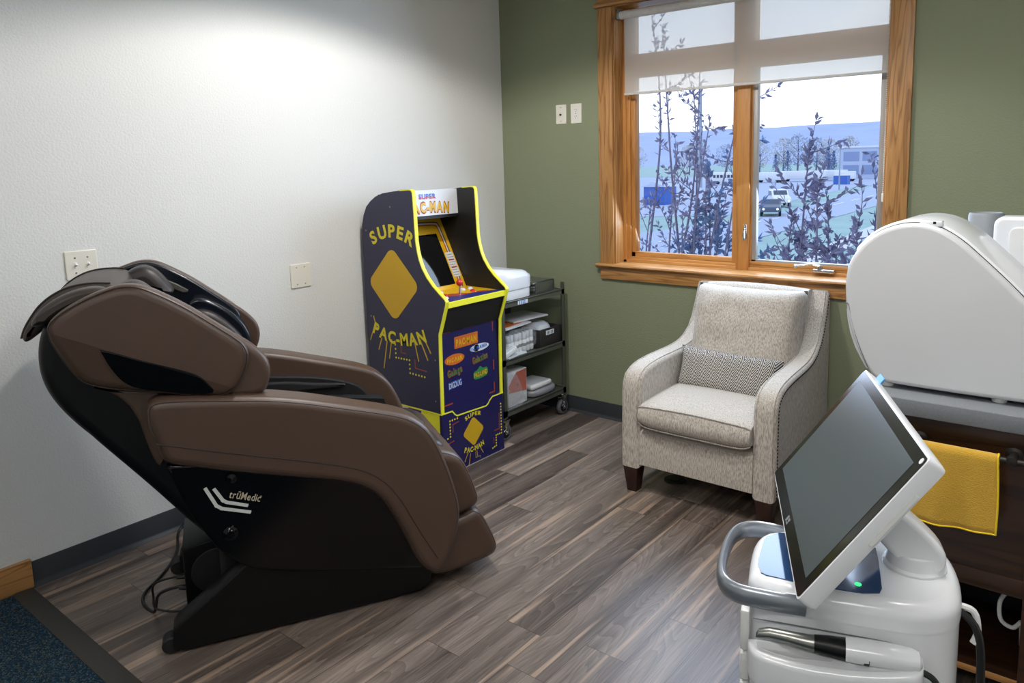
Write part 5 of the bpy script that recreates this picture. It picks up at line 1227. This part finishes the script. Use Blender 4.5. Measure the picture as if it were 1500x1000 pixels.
trailer(-59, 158, R_(2), 7, 2.3, 'white trailer at the left end of the parked row', M['trailer_white'])
trailer(-54.5, 166, R_(2), 11, 2.4, 'long white trailer in the middle of the parked row', M['trailer_white'])
trailer(-49.5, 172, R_(2), 6, 2.4, 'white trailer right of the long one in the parked row', M['trailer_white'])
trailer(-44.8, 165, R_(2), 4, 2.2, 'short white trailer beside the blue container', M['trailer_white'])
bm = BM(); F = frame((-40, 146, GZ), (1, 0, 0), (0, 1, 0), (0, 0, 1)); box(bm, -1.3, 1.3, -1, 1, .0, 1.7, .05, 1, F); k0 = tag(obj('blue_container', bm, M['trailer_blue']), 'blue container with white lid near the distant road', 'container')
bm = BM(); box(bm, -1.35, 1.35, -1.05, 1.05, 1.7, 1.85, .03, 1, F); obj('lid', bm, M['trailer_white'], k0)
BD = thing('office_building', 'pale two-storey office building at the right of the window view', 'building', (-44, 190, GZ))
bm = BM(); box(bm, -52, -34, 185, 200, GZ, 3.9); obj('wall', bm, M['bld_wall'], BD, smooth=0)
for x0, x1 in ((-51, -47.4), (-46.6, -43.4), (-40.4, -36)):
    for z0, z1 in ((-2.4, -.2), (.8, 3.0)):
        bm = BM(); box(bm, x0, x1, 184.9, 185, z0, z1); obj('window', bm, M['bld_glass'], BD, smooth=0)
bm = BM(); box(bm, -52.3, -33.7, 184.7, 200.3, 3.9, 4.3); obj('roof', bm, M['trailer_white'], BD, smooth=0)
HS = thing('blue_shed', 'blue shed half hidden by stems at the left of the window', 'shed', (-41, 76, GZ))
bm = BM(); box(bm, -42.6, -39.8, 75, 78, GZ, -1.3); obj('wall', bm, M['trailer_blue'], HS, smooth=0)
bm = BM(); prism(bm, [(-42.9, -1.35), (-39.5, -1.35), (-41.2, -.7)], 74.8, 78.2, XZ); obj('roof', bm, M['bld_wall'], HS, smooth=0)
def lamp(x, y, h, lab):
    t = thing('light_pole', lab, 'light pole', (x, y, GZ)); bm = BM(); tube(bm, [(x, y, GZ), (x, y, GZ+h)], [.16*h/8, .09*h/8], 10); obj('pole', bm, M['pole'], t)
    bm = BM(); tube(bm, [(x, y, GZ+h-.2), (x+.9, y, GZ+h)], .06, 6); box(bm, x+.7, x+1.5, y-.2, y+.2, GZ+h-.1, GZ+h+.12, .03, 1); obj('lamp_head', bm, M['pole'], t)
lamp(-33, 120.5, 6.6, 'slim light pole in front of the office building outside')
lamp(-62, 130, 20, 'tall light pole seen through the left window pane')

# ================================================================== LIGHT
w = bpy.data.worlds.new('overcast_sky'); sc.world = w; w.use_nodes = True; nt = w.node_tree; bg = nt.nodes['Background']
tc = N(nt, 'ShaderNodeTexCoord'); sp = N(nt, 'ShaderNodeSeparateXYZ'); L(nt, tc.outputs['Generated'], sp.inputs[0])
mp = N(nt, 'ShaderNodeMapping'); mp.inputs['Scale'].default_value = (1, 1, 4); L(nt, tc.outputs['Generated'], mp.inputs['Vector'])
ns_ = N(nt, 'ShaderNodeTexNoise', Scale=5.0, Detail=5.0); L(nt, mp.outputs['Vector'], ns_.inputs['Vector'])
rp = N(nt, 'ShaderNodeValToRGB'); e = rp.color_ramp.elements; e[0].position = .0; e[0].color = (.97, .97, 1, 1); e[1].position = .45; e[1].color = (.60, .74, 1.0, 1); e.new(.12).color = (.86, .92, 1, 1)
L(nt, sp.outputs['Z'], rp.inputs['Fac'])
mxn = N(nt, 'ShaderNodeMix', data_type='RGBA'); mxn.inputs['B'].default_value = (1.0, 1.0, 1.0, 1)
r2 = N(nt, 'ShaderNodeValToRGB'); r2.color_ramp.elements[0].position = .45; r2.color_ramp.elements[1].position = .7; L(nt, ns_.outputs['Fac'], r2.inputs['Fac'])
L(nt, r2.outputs['Color'], mxn.inputs['Factor']); L(nt, rp.outputs['Color'], mxn.inputs['A']); L(nt, mxn.outputs['Result'], bg.inputs['Color'])
bg.inputs['Strength'].default_value = 1.7

def area(name, loc, size, power, color, target=None, sy=None, spread=180):
    l = bpy.data.lights.new(name, 'AREA'); l.energy = power; l.color = color; l.shape = 'RECTANGLE'; l.size = size; l.size_y = sy or size; l.spread = R_(spread)
    o = bpy.data.objects.new(name, l); col.objects.link(o); o.location = loc
    d = (Vector(target) if target else Vector(loc)-Vector((0, 0, 1)))-Vector(loc)
    o.rotation_euler = d.to_track_quat('-Z', 'Y').to_euler(); return o
warm = (1, .972, .94)
area('ceiling_troffer', (2.7, -2.1, ZC-.03), 1.2, 34, warm, sy=.6)
area('ceiling_troffer', (3.3, -4.6, ZC-.03), 1.2, 32, warm, sy=.6)
area('ceiling_troffer', (1.2, -4.6, ZC-.03), 1.2, 8, warm, sy=.6)
def spot(name, loc, tgt, power, ang, blend, size=.06, color=warm):
    l = bpy.data.lights.new(name, 'SPOT'); l.energy = power; l.spot_size = R_(ang); l.spot_blend = blend; l.shadow_soft_size = size; l.color = color
    o = bpy.data.objects.new(name, l); col.objects.link(o); o.location = loc; o.rotation_euler = (Vector(tgt)-Vector(loc)).to_track_quat('-Z', 'Y').to_euler(); return o
spot('wall_washer', (1.15, -1.65, ZC-.03), (1.15, -1.65, 0), 118, 150, .24, .09)
# added area lamp on the room side of the window, boosts daylight and floor sheen
area('window_daylight_fill', (1.64, -.05, 1.72), 1.4, 40, (.60, .76, 1.0), (2.1, -3, .2), 1.35)

sc.view_settings.view_transform = 'Standard'
sc.view_settings.look = 'None'
sc.view_settings.exposure = 0
